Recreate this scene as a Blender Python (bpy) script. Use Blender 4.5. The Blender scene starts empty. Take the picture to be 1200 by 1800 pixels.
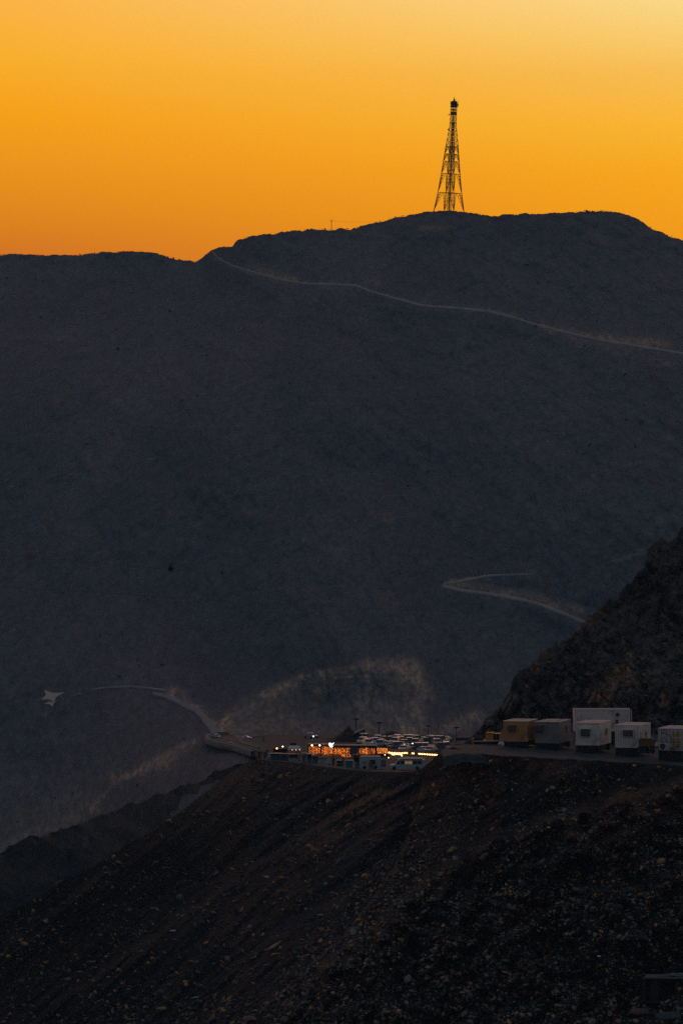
import bpy, math, random
import numpy as np
from mathutils import Vector, Matrix
random.seed(7); RNG = np.random.default_rng(11)
S = bpy.context.scene; COL = S.collection; R = math.radians

# ------------------------------------------------------------------ camera
F = 10000.0; HZ = 700.0                      # focal length in photo pixels, horizon row
cam = bpy.data.cameras.new("camera"); camo = bpy.data.objects.new("camera", cam); COL.objects.link(camo)
cam.sensor_fit = 'HORIZONTAL'; cam.sensor_width = 24; cam.lens = 200; cam.shift_y = -(900 - HZ) / 1200
cam.clip_start = 1; cam.clip_end = 40000
camo.location = (0, 0, 0); camo.rotation_euler = (R(90), 0, 0); S.camera = camo
S.view_settings.view_transform = 'Standard'; S.view_settings.look = 'None'
S.view_settings.exposure = 0; S.view_settings.gamma = 1
S.render.engine = 'CYCLES'; S.cycles.use_denoising = False
S.cycles.volume_bounces = 1; S.cycles.max_bounces = 4; S.cycles.sample_clamp_indirect = 2.0

# ------------------------------------------------------------------ node helpers
def lin(c):
    return tuple(((v / 255) / 12.92 if v / 255 <= .04045 else ((v / 255 + .055) / 1.055) ** 2.4) for v in c)
def ramp(nt, stops, interp='LINEAR'):
    n = nt.nodes.new('ShaderNodeValToRGB'); cr = n.color_ramp; cr.interpolation = interp
    while len(cr.elements) < len(stops): cr.elements.new(.5)
    for e, (p, c) in zip(cr.elements, stops):
        e.position = p; e.color = (c[0], c[1], c[2], 1)
    return n
def math_n(nt, op, a, b=None, c=None, clamp=False):
    n = nt.nodes.new('ShaderNodeMath'); n.operation = op; n.use_clamp = clamp
    for i, v in enumerate((a, b, c)):
        if v is None: continue
        if isinstance(v, (int, float)): n.inputs[i].default_value = v
        else: nt.links.new(v, n.inputs[i])
    return n.outputs[0]
def mixc(nt, f, a, b, blend='MIX'):
    n = nt.nodes.new('ShaderNodeMix'); n.data_type = 'RGBA'; n.blend_type = blend; n.clamp_factor = True
    for s, v in ((n.inputs[0], f), (n.inputs[6], a), (n.inputs[7], b)):
        if isinstance(v, (int, float)): s.default_value = v
        elif isinstance(v, tuple): s.default_value = (*v[:3], 1)
        else: nt.links.new(v, s)
    return n.outputs[2]

# ------------------------------------------------------------------ dusk sky (world)
SKY_GAIN = 1.06
AMB = 1.3
W = bpy.data.worlds.new("World"); S.world = W; W.use_nodes = True
nt = W.node_tree; nt.nodes.clear()
out = nt.nodes.new('ShaderNodeOutputWorld'); bg = nt.nodes.new('ShaderNodeBackground')
nt.links.new(bg.outputs[0], out.inputs[0])
tc = nt.nodes.new('ShaderNodeTexCoord'); sp = nt.nodes.new('ShaderNodeSeparateXYZ')
nt.links.new(tc.outputs['Generated'], sp.inputs[0])
el = sp.outputs['Z']
# low band ahead: elevation 0.02 .. 0.08 is what the photograph shows
e1 = math_n(nt, 'MULTIPLY', math_n(nt, 'ADD', el, 0.02), 5.0, clamp=True)       # 0..0.2 -> el -0.02..0.18
def ep(y): return ((700 - y) / F + .02) * 5
def sk(c, g=1.0): return tuple(v * g for v in lin(c))
rl = ramp(nt, [(0, sk((190, 96, 40))), (ep(450), sk((216, 117, 20))), (ep(380), sk((229, 136, 5))), (ep(280), sk((246, 153, 0))), (ep(200), sk((252, 164, 0))),
               (ep(100), sk((254, 177, 36))), (ep(0), sk((254, 182, 66))), (.62, sk((250, 196, 120))), (.8, sk((200, 170, 150))), (1, sk((140, 130, 140)))])
rr = ramp(nt, [(0, sk((200, 110, 30))), (ep(400), sk((250, 160, 0))), (ep(300), sk((255, 172, 10))), (ep(220), sk((258, 186, 42))), (ep(130), sk((253, 192, 80))),
               (ep(60), sk((254, 208, 112))), (ep(0), sk((254, 218, 136))), (.62, sk((252, 224, 165))), (.8, sk((205, 180, 160))), (1, sk((145, 134, 142)))])
nt.links.new(e1, rl.inputs[0]); nt.links.new(e1, rr.inputs[0])
fx = math_n(nt, 'MULTIPLY_ADD', math_n(nt, 'DIVIDE', sp.outputs['X'], math_n(nt, 'MAXIMUM', sp.outputs['Y'], .05)), 1 / .12, .5, clamp=True)
fx = math_n(nt, 'SMOOTHSTEP' if False else 'POWER', fx, 1.15)
warm = mixc(nt, fx, rl.outputs[0], rr.outputs[0])
# dome: dusk blue overhead, violet grey behind
rd = ramp(nt, [(0, (.020, .022, .032)), (.03, (.094, .094, .115)), (.2, (.080, .098, .130)), (.5, (.055, .087, .130)), (1, (.037, .069, .110))])
nt.links.new(math_n(nt, 'MAXIMUM', el, 0), rd.inputs[0])
dome = nt.nodes.new('ShaderNodeVectorMath'); dome.operation = 'SCALE'; dome.inputs['Scale'].default_value = AMB
nt.links.new(rd.outputs[0], dome.inputs[0])
az = math_n(nt, 'MULTIPLY', math_n(nt, 'SUBTRACT', sp.outputs['Y'], .45), 2.4, clamp=True)        # glow spans the part of the sky ahead
hi = math_n(nt, 'SUBTRACT', 1.0, math_n(nt, 'MULTIPLY', math_n(nt, 'SUBTRACT', el, .09), 4.5, clamp=True))
gl = math_n(nt, 'MULTIPLY', az, hi)
sc = nt.nodes.new('ShaderNodeVectorMath'); sc.operation = 'SCALE'; sc.inputs['Scale'].default_value = SKY_GAIN
nt.links.new(warm, sc.inputs[0])
nt.links.new(mixc(nt, gl, dome.outputs[0], sc.outputs[0]), bg.inputs[0])
bg.inputs[1].default_value = 1.0

# afterglow of the sun just under the ridge line: broad, weak, warm
sun = bpy.data.lights.new("sun", 'SUN'); suno = bpy.data.objects.new("sun", sun); COL.objects.link(suno)
sun.energy = 0.30; sun.angle = R(26); sun.color = (1, .46, .22)
suno.rotation_euler = Vector((.08, .95, .26)).to_track_quat('Z', 'Y').to_euler()

# ------------------------------------------------------------------ maths helpers
def _grad_hash(ix, iy, iz, seed):
    h = (ix.astype(np.int64) * 374761393 + iy.astype(np.int64) * 668265263 + iz.astype(np.int64) * 2147483647 + seed * 974634777) & 0xffffffff
    h = ((h ^ (h >> 13)) * 1274126177) & 0xffffffff
    h = ((h ^ (h >> 16)) * 2246822519) & 0xffffffff
    return ((h ^ (h >> 15)) & 0xffff) / 32767.5 - 1.0
def vnoise(x, y, z=0.0, seed=0):
    x = np.asarray(x, float); y = np.asarray(y, float); z = np.zeros_like(x) + z
    fx_, fy_, fz_ = np.floor(x), np.floor(y), np.floor(z)
    u, v, w = x - fx_, y - fy_, z - fz_
    u = u * u * u * (u * (u * 6 - 15) + 10); v = v * v * v * (v * (v * 6 - 15) + 10); w = w * w * w * (w * (w * 6 - 15) + 10)
    r = 0
    for a in (0, 1):
        for b in (0, 1):
            for c in (0, 1):
                r = r + _grad_hash(fx_ + a, fy_ + b, fz_ + c, seed) * (u if a else 1 - u) * (v if b else 1 - v) * (w if c else 1 - w)
    return r
def fbm(x, y, z=0.0, octv=4, seed=0, gain=.5, ridged=False):
    s = 0; a = 1; t = 0
    for i in range(octv):
        n = vnoise(np.asarray(x) * 2 ** i, np.asarray(y) * 2 ** i, np.asarray(z) * 2 ** i, seed + i * 17)
        if ridged: n = 1 - 2 * np.abs(n)
        s = s + n * a; t += a; a *= gain
    return s / t
class TPS:
    """smooth distance map through scattered control points (px, py, metres)"""
    def __init__(self, pts, lam=1e-4):
        P = np.array(pts, float); self.c = P[:, :2] / 1000; d = np.log(P[:, 2]); n = len(P)
        K = self.k(self.c[:, None] - self.c[None]) + lam * np.eye(n)
        A = np.zeros((n + 3, n + 3)); A[:n, :n] = K; A[:n, n] = 1; A[:n, n + 1:] = self.c
        A[n, :n] = 1; A[n + 1:, :n] = self.c.T
        self.w = np.linalg.solve(A, np.concatenate([d, np.zeros(3)]))
    @staticmethod
    def k(v):
        r2 = (v ** 2).sum(-1); return .5 * r2 * np.log(r2 + 1e-12)
    def __call__(self, px, py):
        px = np.asarray(px, float); py = np.broadcast_to(np.asarray(py, float), px.shape)
        q = np.stack([px.ravel(), py.ravel()], -1) / 1000; o = np.zeros(len(q)); n = len(self.c)
        for i in range(0, len(q), 40000):
            b = q[i:i + 40000]
            o[i:i + 40000] = self.k(b[:, None] - self.c[None]) @ self.w[:n] + self.w[n] + b @ self.w[n + 1:]
        return np.exp(o).reshape(px.shape)
def P3(px, py, D):
    px = np.asarray(px, float); py = np.asarray(py, float); D = np.asarray(D, float)
    return np.stack(np.broadcast_arrays((px - 600) / F * D, D, (HZ - py) / F * D), -1)
def poly(pts):
    a = np.array(pts, float); return lambda u: np.interp(u, a[:, 0], a[:, 1])
def seg_dist(px, py, line):
    px = np.asarray(px, float); py = np.asarray(py, float); best = np.full(px.shape, 1e9)
    for (x0, y0), (x1, y1) in zip(line[:-1], line[1:]):
        dx, dy = x1 - x0, y1 - y0; t = np.clip(((px - x0) * dx + (py - y0) * dy) / (dx * dx + dy * dy + 1e-9), 0, 1)
        best = np.minimum(best, np.hypot(px - x0 - t * dx, py - y0 - t * dy))
    return best
def inside(px, py, pg):
    px = np.asarray(px, float); py = np.asarray(py, float); r = np.zeros(px.shape, bool)
    for (x0, y0), (x1, y1) in zip(pg, pg[1:] + pg[:1]):
        if y0 == y1: continue
        r ^= ((y0 > py) != (y1 > py)) & (px < (x1 - x0) * (py - y0) / (y1 - y0) + x0)
    return r
def sst(a, b, x):
    t = np.clip((x - a) / (b - a), 0, 1); return t * t * (3 - 2 * t)

# ------------------------------------------------------------------ object helpers
def props(o, label=None, cat=None, group=None, kind=None):
    if label: o['label'] = label
    if cat: o['category'] = cat
    if group: o['group'] = group
    if kind: o['kind'] = kind
    return o
def empty(name, loc=(0, 0, 0), rz=0.0, **k):
    o = bpy.data.objects.new(name, None); COL.objects.link(o); o.location = loc; o.rotation_euler = (0, 0, rz)
    o.empty_display_size = .3
    return props(o, **k)
def raw_mesh(name, V, Fc, mat, parent=None, smooth=False, attrs=None):
    """V (n,3) array, Fc (m,3|4) array"""
    V = np.asarray(V, np.float32); Fc = np.asarray(Fc, np.int32); me = bpy.data.meshes.new(name)
    me.vertices.add(len(V)); me.vertices.foreach_set('co', V.ravel())
    k = Fc.shape[1]; me.loops.add(Fc.size); me.loops.foreach_set('vertex_index', Fc.ravel())
    me.polygons.add(len(Fc)); me.polygons.foreach_set('loop_start', np.arange(0, Fc.size, k, dtype=np.int32))
    me.polygons.foreach_set('loop_total', np.full(len(Fc), k, np.int32))
    if smooth: me.polygons.foreach_set('use_smooth', np.ones(len(Fc), bool))
    me.update(calc_edges=True); me.validate()
    for an, av in (attrs or {}).items():
        av = np.asarray(av, np.float32)
        if av.ndim == 1:
            a = me.attributes.new(an, 'FLOAT', 'POINT'); a.data.foreach_set('value', av)
        else:
            a = me.attributes.new(an, 'FLOAT_COLOR', 'POINT'); a.data.foreach_set('color', np.concatenate([av, np.ones((len(av), 1), np.float32)], 1).ravel())
    me.materials.append(mat); o = bpy.data.objects.new(name, me); COL.objects.link(o)
    if parent is not None: o.parent = parent
    return o
class MB:
    def __init__(s): s.v = []; s.f = []
    def add(s, vs, fs):
        b = len(s.v); s.v += [tuple(v) for v in vs]; s.f += [tuple(i + b for i in f) for f in fs]; return s
    def box(s, x0, x1, y0, y1, z0, z1, M=None):
        vs = [Vector((x, y, z)) for x in (x0, x1) for y in (y0, y1) for z in (z0, z1)]
        if M: vs = [M @ v for v in vs]
        return s.add(vs, [(0, 1, 3, 2), (4, 6, 7, 5), (0, 4, 5, 1), (2, 3, 7, 6), (0, 2, 6, 4), (1, 5, 7, 3)])
    def bar(s, a, b, r, n=4):
        a = Vector(a); b = Vector(b); d = (b - a).normalized(); q = d.to_track_quat('Z', 'Y')
        vs = []
        for p in (a, b):
            for i in range(n):
                t = 2 * math.pi * (i + .5) / n; vs.append(p + q @ Vector((math.cos(t) * r, math.sin(t) * r, 0)))
        fs = [(i, (i + 1) % n, n + (i + 1) % n, n + i) for i in range(n)] + [tuple(range(n))[::-1], tuple(range(n, 2 * n))]
        return s.add(vs, fs)
    def lathe(s, prof, n=16, c=(0, 0, 0), M=None):
        vs = []; c = Vector(c)
        for r, z in prof:
            for i in range(n):
                t = 2 * math.pi * i / n; v = Vector((math.cos(t) * r, math.sin(t) * r, z))
                vs.append((M @ v if M else v) + c)
        fs = [(k * n + i, k * n + (i + 1) % n, (k + 1) * n + (i + 1) % n, (k + 1) * n + i) for k in range(len(prof) - 1) for i in range(n)]
        fs += [tuple(range(n))[::-1], tuple(range((len(prof) - 1) * n, len(prof) * n))]
        return s.add(vs, fs)
    def ball(s, c, r, n=8, m=5):
        return s.lathe([(max(.001, r * math.sin(math.pi * k / m)), -r * math.cos(math.pi * k / m)) for k in range(m + 1)], n, c)
    def prism(s, pts, y0, y1, taper=0.0, axis='y'):
        """closed outline (x,z) extruded from y0 to y1"""
        n = len(pts); vs = [(p[0], y0, p[1]) for p in pts] + [(p[0], y1, p[1]) for p in pts]
        return s.add(vs, [(i, (i + 1) % n, n + (i + 1) % n, n + i) for i in range(n)] + [tuple(range(n))[::-1], tuple(range(n, 2 * n))])
    def build(s, name, mat, parent=None, smooth=False, bevel=0.0, **k):
        me = bpy.data.meshes.new(name); me.from_pydata([tuple(v) for v in s.v], [], s.f); me.update()
        import bmesh
        b = bmesh.new(); b.from_mesh(me); bmesh.ops.recalc_face_normals(b, faces=b.faces)
        if bevel: bmesh.ops.bevel(b, geom=list(b.edges), offset=bevel, segments=1, affect='EDGES', clamp_overlap=True)
        b.to_mesh(me); b.free()
        if smooth:
            for p in me.polygons: p.use_smooth = True
        me.materials.append(mat); o = bpy.data.objects.new(name, me); COL.objects.link(o)
        if parent is not None: o.parent = parent
        return props(o, **k)
def dup(root, loc, rz, label=None, group=None, mats=None, scale=None):
    r = root.copy(); COL.objects.link(r); r.location = loc; r.rotation_euler = (0, 0, rz)
    if label: r['label'] = label
    if group: r['group'] = group
    if scale: r.scale = scale
    for ch in list(root.children):
        c = ch.copy(); COL.objects.link(c); c.parent = r
        if mats and c.name.split('.')[0] in mats:
            c.material_slots[0].link = 'OBJECT'; c.material_slots[0].material = mats[c.name.split('.')[0]]
        for g in ch.children:
            d = g.copy(); COL.objects.link(d); d.parent = c
    return r

# ------------------------------------------------------------------ materials
def new_mat(name):
    m = bpy.data.materials.new(name); m.use_nodes = True; return m, m.node_tree, m.node_tree.nodes['Principled BSDF']
def mat(name, c, rough=.7, var=.25, scale=3.0, metal=0.0, spec=.3, dirt=None, bump=0.0, dirtamt=.5, stretch=None):
    m, nt, p = new_mat(name)
    tc = nt.nodes.new('ShaderNodeTexCoord'); n = nt.nodes.new('ShaderNodeTexNoise'); n.inputs['Scale'].default_value = scale; n.inputs['Detail'].default_value = 5
    src = tc.outputs['Object']
    if stretch:
        mp = nt.nodes.new('ShaderNodeMapping'); mp.inputs['Scale'].default_value = stretch; nt.links.new(src, mp.inputs[0]); src = mp.outputs[0]
    nt.links.new(src, n.inputs['Vector'])
    rp = ramp(nt, [(.25, tuple(v * (1 - var) for v in c)), (.75, tuple(min(1, v * (1 + var)) for v in c))]); nt.links.new(n.outputs[0], rp.inputs[0])
    col = rp.outputs[0]
    if dirt:
        n2 = nt.nodes.new('ShaderNodeTexNoise'); n2.inputs['Scale'].default_value = scale * .6; n2.inputs['Detail'].default_value = 7; nt.links.new(src, n2.inputs['Vector'])
        f = math_n(nt, 'MULTIPLY', math_n(nt, 'SUBTRACT', n2.outputs[0], .5, clamp=True), 6 * dirtamt, clamp=True)
        col = mixc(nt, f, col, dirt)
    nt.links.new(col, p.inputs['Base Color'])
    p.inputs['Roughness'].default_value = rough; p.inputs['Metallic'].default_value = metal; p.inputs['Specular IOR Level'].default_value = spec
    if bump:
        b = nt.nodes.new('ShaderNodeBump'); b.inputs['Strength'].default_value = bump; b.inputs['Distance'].default_value = .05; nt.links.new(n.outputs[0], b.inputs['Height']); nt.links.new(b.outputs[0], p.inputs['Normal'])
    return m
def emis(name, c, s):
    m, nt, p = new_mat(name); p.inputs['Base Color'].default_value = (*c, 1); p.inputs['Emission Color'].default_value = (*c, 1); p.inputs['Emission Strength'].default_value = s
    m.cycles.emission_sampling = 'NONE'; return m
def noise_n(nt, vec, scale, detail=6, rough=.55, dist=0.0):
    n = nt.nodes.new('ShaderNodeTexNoise'); n.inputs['Scale'].default_value = scale; n.inputs['Detail'].default_value = detail
    n.inputs['Roughness'].default_value = rough; n.inputs['Distortion'].default_value = dist; nt.links.new(vec, n.inputs['Vector']); return n.outputs[0]
def terrain_mat(name, base, alt, scar, bush, s1, s2, bumpd, gain=1.0, bushamt=1.0, stretch=(1, 1, 1), con=1.0):
    """rock and soil: two tones in patches, fine mottling, a 'scar' attribute for bare cut ground, dark low bushes"""
    m, nt, p = new_mat(name); g = nt.nodes.new('ShaderNodeNewGeometry')
    mp = nt.nodes.new('ShaderNodeMapping'); mp.inputs['Scale'].default_value = stretch; nt.links.new(g.outputs['Position'], mp.inputs[0]); vec = mp.outputs[0]
    n1 = noise_n(nt, vec, s1, 7, .6, .6); n2 = noise_n(nt, vec, s2, 8, .7); n3 = noise_n(nt, vec, s2 * .42, 6, .65, .8)
    f1 = math_n(nt, 'MULTIPLY', math_n(nt, 'SUBTRACT', n1, .40), 4.0, clamp=True)
    c = mixc(nt, f1, base, alt)
    c = mixc(nt, math_n(nt, 'MULTIPLY', math_n(nt, 'SUBTRACT', n3, .47), 3.5, clamp=True), c, tuple(v * .55 for v in base))
    at = nt.nodes.new('ShaderNodeAttribute'); at.attribute_name = 'scar'
    sf = math_n(nt, 'MULTIPLY', at.outputs['Fac'], math_n(nt, 'MULTIPLY', math_n(nt, 'MULTIPLY_ADD', n3, 3.6, -1.05, clamp=True), math_n(nt, 'MULTIPLY_ADD', n2, 3.2, -.75, clamp=True)), clamp=True)
    c = mixc(nt, sf, c, scar)
    br = ramp(nt, [(.32, (1 - .72 * con,) * 3), (.5, (.95, .95, .95)), (.68, (1 + .95 * con,) * 3)]); nt.links.new(n2, br.inputs[0])
    c = mixc(nt, 1.0, c, br.outputs[0], 'MULTIPLY')
    v = nt.nodes.new('ShaderNodeTexVoronoi'); v.inputs['Scale'].default_value = s2 * .45; nt.links.new(vec, v.inputs['Vector'])
    bf = math_n(nt, 'MULTIPLY', math_n(nt, 'LESS_THAN', v.outputs['Distance'], .26), math_n(nt, 'MULTIPLY', math_n(nt, 'GREATER_THAN', n1, .46), bushamt))
    c = mixc(nt, bf, c, bush)
    nt.links.new(c, p.inputs['Base Color']); p.inputs['Roughness'].default_value = .95; p.inputs['Specular IOR Level'].default_value = .1
    b = nt.nodes.new('ShaderNodeBump'); b.inputs['Strength'].default_value = 1.0; b.inputs['Distance'].default_value = bumpd
    nt.links.new(math_n(nt, 'ADD', n2, math_n(nt, 'MULTIPLY', n3, 2.0)), b.inputs['Height']); nt.links.new(b.outputs[0], p.inputs['Normal'])
    return m
def rock_mat(name, gain=1.0):
    m, nt, p = new_mat(name); at = nt.nodes.new('ShaderNodeAttribute'); at.attribute_name = 'tint'
    tc = nt.nodes.new('ShaderNodeTexCoord'); n = noise_n(nt, tc.outputs['Object'], 3.0, 6, .65)
    br = ramp(nt, [(.3, (.6 * gain,) * 3), (.7, (1.35 * gain,) * 3)]); nt.links.new(n, br.inputs[0])
    nt.links.new(mixc(nt, 1.0, at.outputs['Color'], br.outputs[0], 'MULTIPLY'), p.inputs['Base Color']); p.inputs['Roughness'].default_value = .8; p.inputs['Specular IOR Level'].default_value = .25
    return m
M = {}
M['mountain'] = terrain_mat('mountain_rock', (.092, .103, .120), (.152, .144, .146), (.90, .50, .29), (.05, .052, .045), .022, .8, 1.0, con=.42, stretch=(1, .07, 1), bushamt=0.0)
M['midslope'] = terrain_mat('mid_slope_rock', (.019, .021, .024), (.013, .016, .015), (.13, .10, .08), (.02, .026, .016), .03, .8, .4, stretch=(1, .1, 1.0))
M['cliff'] = terrain_mat('cliff_rock', (.072, .050, .040), (.165, .108, .080), (.50, .19, .08), (.03, .03, .022), .10, .9, .45, bushamt=.5, stretch=(1, .4, 1))
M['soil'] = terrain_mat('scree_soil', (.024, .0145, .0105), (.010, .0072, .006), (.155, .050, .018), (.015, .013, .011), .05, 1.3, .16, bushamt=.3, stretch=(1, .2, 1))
M['rock'] = rock_mat('loose_rock')
M['dirt_road'] = mat('pale_gravel', (.20, .18, .17), .95, .2, .3)
M['track'] = mat('mountain_track', (.34, .26, .205), .95, .25, .15)
M['asphalt'] = mat('asphalt', (.022, .024, .028), .9, .2, .4)
M['lot'] = mat('lot_ground', (.012, .012, .014), .95, .3, .15)
M['terrace'] = mat('gravel_terrace', (.052, .046, .042), .95, .6, 1.6, dirt=(.012, .010, .009), bump=.6)
M['kerb'] = mat('kerb_stone', (.125, .115, .108), .9, .2, .6)
M['steel'] = mat('dark_steel', (.13, .05, .025), .7, .2, 1.0)
M['black'] = mat('black_paint', (.012, .012, .013), .6, .2, 1)
M['void'] = mat('near_black', (.003, .003, .003), .95, .1, 1, spec=.03)  # plain near-black; in open stalls and hatches it paints their inner shade

# ------------------------------------------------------------------ terrain sheets
def sheet(name, u0, u1, nu, top, bot, nv, Dfun, mt, attrs=None, jag=0.0, jagf=.35, back=None, power=1.0, **pr):
    us = np.linspace(u0, u1, nu); t = np.linspace(0, 1, nv) ** power
    U = np.broadcast_to(us, (nv, nu)).copy(); T, B = top(us), bot(us)
    Y = T[None] + (B - T)[None] * t[:, None]
    D = Dfun(U, Y); V = P3(U, Y, D)
    if jag:
        j = jag * (fbm(V[0, :, 0] * jagf, V[0, :, 1] * 0 + 3, 0, 4, 5, .6)); fall = np.exp(-np.arange(nv) / 5.0)
        V[:, :, 2] += fall[:, None] * j[None]
    at = {k: f(U, Y) for k, f in (attrs or {}).items()}
    if back is not None:
        rows = []
        for dd, dz in reversed(back):
            r = V[0].copy(); r[:, 1] += dd; r[:, 0] *= (V[0][:, 1] + dd) / V[0][:, 1]; r[:, 2] -= dz; rows.append(r)
        V = np.concatenate([np.array(rows), V], 0)
        at = {k: np.concatenate([np.repeat(a[:1], len(back), 0), a], 0) for k, a in at.items()}
    n = V.shape[0]; idx = np.arange(n * nu).reshape(n, nu)
    Fc = np.stack([idx[:-1, :-1], idx[1:, :-1], idx[1:, 1:], idx[:-1, 1:]], -1).reshape(-1, 4)
    o = raw_mesh(name, V.reshape(-1, 3), Fc, mt, None, True, {k: a.ravel() for k, a in at.items()})
    return props(o, kind='structure')

RIDGE = [(-400, 452), (-150, 449), (0, 446), (60, 447), (120, 449), (180, 443), (230, 441), (265, 443), (300, 452), (325, 458), (345, 459), (360, 449), (372, 439), (385, 434), (408, 433), (414, 425), (425, 419),
         (450, 413), (500, 408), (545, 402), (600, 402), (620, 401), (660, 390), (700, 380), (745, 373), (770, 371), (795, 369), (815, 372), (840, 376), (865, 379), (900, 376), (960, 375), (1010, 372),
         (1030, 370), (1060, 370), (1080, 371), (1100, 377), (1120, 385), (1150, 403), (1180, 415), (1200, 423), (1300, 470), (1600, 540)]
UPPER_ROAD = [(372, 441), (378, 449), (388, 457), (410, 468), (450, 480), (500, 493), (540, 499), (600, 501), (625, 502), (650, 512), (700, 526), (740, 537), (800, 542), (860, 548), (900, 558), (940, 571), (990, 584), (1050, 598), (1100, 606), (1200, 622), (1350, 645)]
BEND_ROAD = [(935, 1010), (900, 1011), (860, 1013), (825, 1019), (800, 1025), (782, 1027), (778, 1031), (800, 1037), (830, 1042), (870, 1047), (915, 1055), (950, 1064), (980, 1076), (1022, 1093), (1060, 1110)]
QUARRY = [(378, 1300), (392, 1270), (430, 1240), (480, 1213), (540, 1188), (600, 1176), (660, 1166), (700, 1160), (725, 1163), (745, 1188), (757, 1220), (752, 1255), (745, 1300)]
mD = TPS([(-400, 452, 2780), (0, 446, 2720), (230, 441, 2700), (345, 459, 2620), (420, 421, 2560), (600, 402, 2520), (800, 370, 2460), (1050, 370, 2420), (1200, 423, 2360), (1600, 540, 2250),
          (-400, 700, 2200), (0, 700, 2150), (400, 700, 2050), (800, 700, 1980), (1200, 700, 1950), (1600, 750, 1950), (0, 950, 1850), (400, 950, 1780), (800, 950, 1720), (1200, 950, 1700),
          (-400, 1200, 1650), (0, 1200, 1600), (300, 1220, 1500), (600, 1160, 1530), (850, 1150, 1560), (1100, 1150, 1600), (1600, 1200, 1600), (0, 1500, 1380), (200, 1420, 1330), (500, 1290, 1420), (750, 1290, 1430),
          (850, 1290, 1450), (380, 1292, 1385), (362, 1312, 1305), (400, 1324, 1245), (440, 1334, 1200), (400, 1385, 1170), (300, 1330, 1320), (440, 1410, 1140), (300, 1395, 1230), (600, 1335, 1370), (800, 1335, 1385), (1600, 1335, 1450), (-400, 1620, 1330)], 2e-4)
def mountain_D(u, y):
    D = mD(u, y); X = (u - 600) / F * D; Z = (HZ - y) / F * D
    near = sst(1340, 1500, D)                       # keep the ground quiet round the car park
    low = .0145 * fbm(X / 120 + Z / 150, Z / 90, 0, 3, 3); amp = .0075 * fbm((X + Z) / 34, (Z - X * .6) / 60, 0, 4, 9, .55, True) + .0026 * fbm((X - Z * .5) / 5, D / 300, Z / 5, 4, 21, .6)
    dq = seg_dist(u, y, QUARRY); q = inside(u, y, QUARRY) * sst(1, 12, dq); amp = amp + inside(u, y, QUARRY) * .008 * sst(0, 80, dq)
    amp = amp + q * .003 * fbm(X / 6, Z / 26, 0, 4, 41, .6, True)
    rd = np.minimum(seg_dist(u, y, UPPER_ROAD), seg_dist(u, y, BEND_ROAD))
    return D * (1 + near * (low + amp * (.12 + .88 * sst(2, 34, rd))))
def mountain_scar(u, y):
    n = fbm(u / 38, y / 22, 0, 4, 77)
    s = np.zeros_like(u)
    wob = 5 * fbm(u / 9, y / 9, 0, 4, 78)
    def band(line, w, k, off=0): return k * np.exp(-(seg_dist(u, y - off + wob * (w > 4), line) / w) ** 2)
    s += band([(392, 1270), (430, 1241), (480, 1215), (530, 1192)], 9, .72) + band([(530, 1192), (600, 1178), (650, 1170)], 7, .6) + band([(650, 1172), (700, 1165), (724, 1168), (742, 1192), (750, 1225)], 12, .6) + band([(715, 1180), (720, 1240), (735, 1285)], 26, .34)
    s += band([(590, 1191), (640, 1189), (720, 1193)], 1.6, .7) + band([(640, 1225), (660, 1280), (730, 1290)], 30, .28) + band([(562, 1182), (574, 1200), (582, 1188)], 2.5, .6)
    s += .34 * inside(u, y, QUARRY) * sst(0, 14, seg_dist(u, y, QUARRY))
    s += band([(300, 1221), (318, 1226), (330, 1240), (352, 1250), (372, 1270), (388, 1285), (400, 1270)], 9, .75) + band([(310, 1217), (300, 1215)], 8, .7)
    s += band([(340, 1306), (318, 1316), (285, 1335), (255, 1350)], 9, .5) + band([(250, 1352), (210, 1372), (185, 1395), (163, 1424)], 5, .5) + band([(290, 1345), (240, 1356), (200, 1368)], 14, .4)
    s += band([(160, 1425), (120, 1448), (60, 1468), (0, 1492)], 9, .32) + band([(-60, 1510), (100, 1440), (170, 1412)], 26, .14)
    s += band([(775, 1300), (800, 1278), (835, 1262)], 17, .75)
    s += band([(440, 470), (480, 482), (520, 492)], 8, .42) + band([(640, 492), (660, 486), (665, 500)], 7, .4) + band([(745, 530), (752, 520)], 6, .25) + band([(740, 402), (800, 398)], 3.5, .45)
    s += band([(950, 572), (1040, 590), (1110, 600), (1175, 606)], 7, .6) + band([(1000, 597), (1100, 620), (1180, 640)], 9, .22) + band([(820, 543), (900, 551)], 5, .3) + band(UPPER_ROAD, 5, .28)
    s += band([(790, 1028), (830, 1029), (880, 1040), (950, 1051), (975, 1063), (1020, 1072)], 7, .55) + band(BEND_ROAD, 5, .3) + band([(1080, 985), (1130, 970)], 5, .3)
    s += .12 * sst(.35, .8, n) + .10 * np.exp(-((y - 1390) / 70) ** 2) * (u < 460)
    return np.clip(s * (.75 + .5 * n), 0, 1)
mt_top = poly(RIDGE)
mountain = sheet('mountain', -330, 1530, 760, mt_top, poly([(-400, 1700), (0, 1640), (300, 1520), (440, 1420), (500, 1345), (1600, 1345)]), 640, mountain_D, M['mountain'],
                 {'scar': mountain_scar}, jag=.85, jagf=.3, back=[(60, 14), (260, 90), (420, 200)], power=.92)

# valley floor far below everything
fl = []
raw = raw_mesh('valley_floor', [(-2300, 60, -215), (2300, 60, -215), (2300, 3190, -215), (-2300, 3190, -215)], [(0, 1, 2, 3)], M['mountain']); props(raw, kind='structure')

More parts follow.
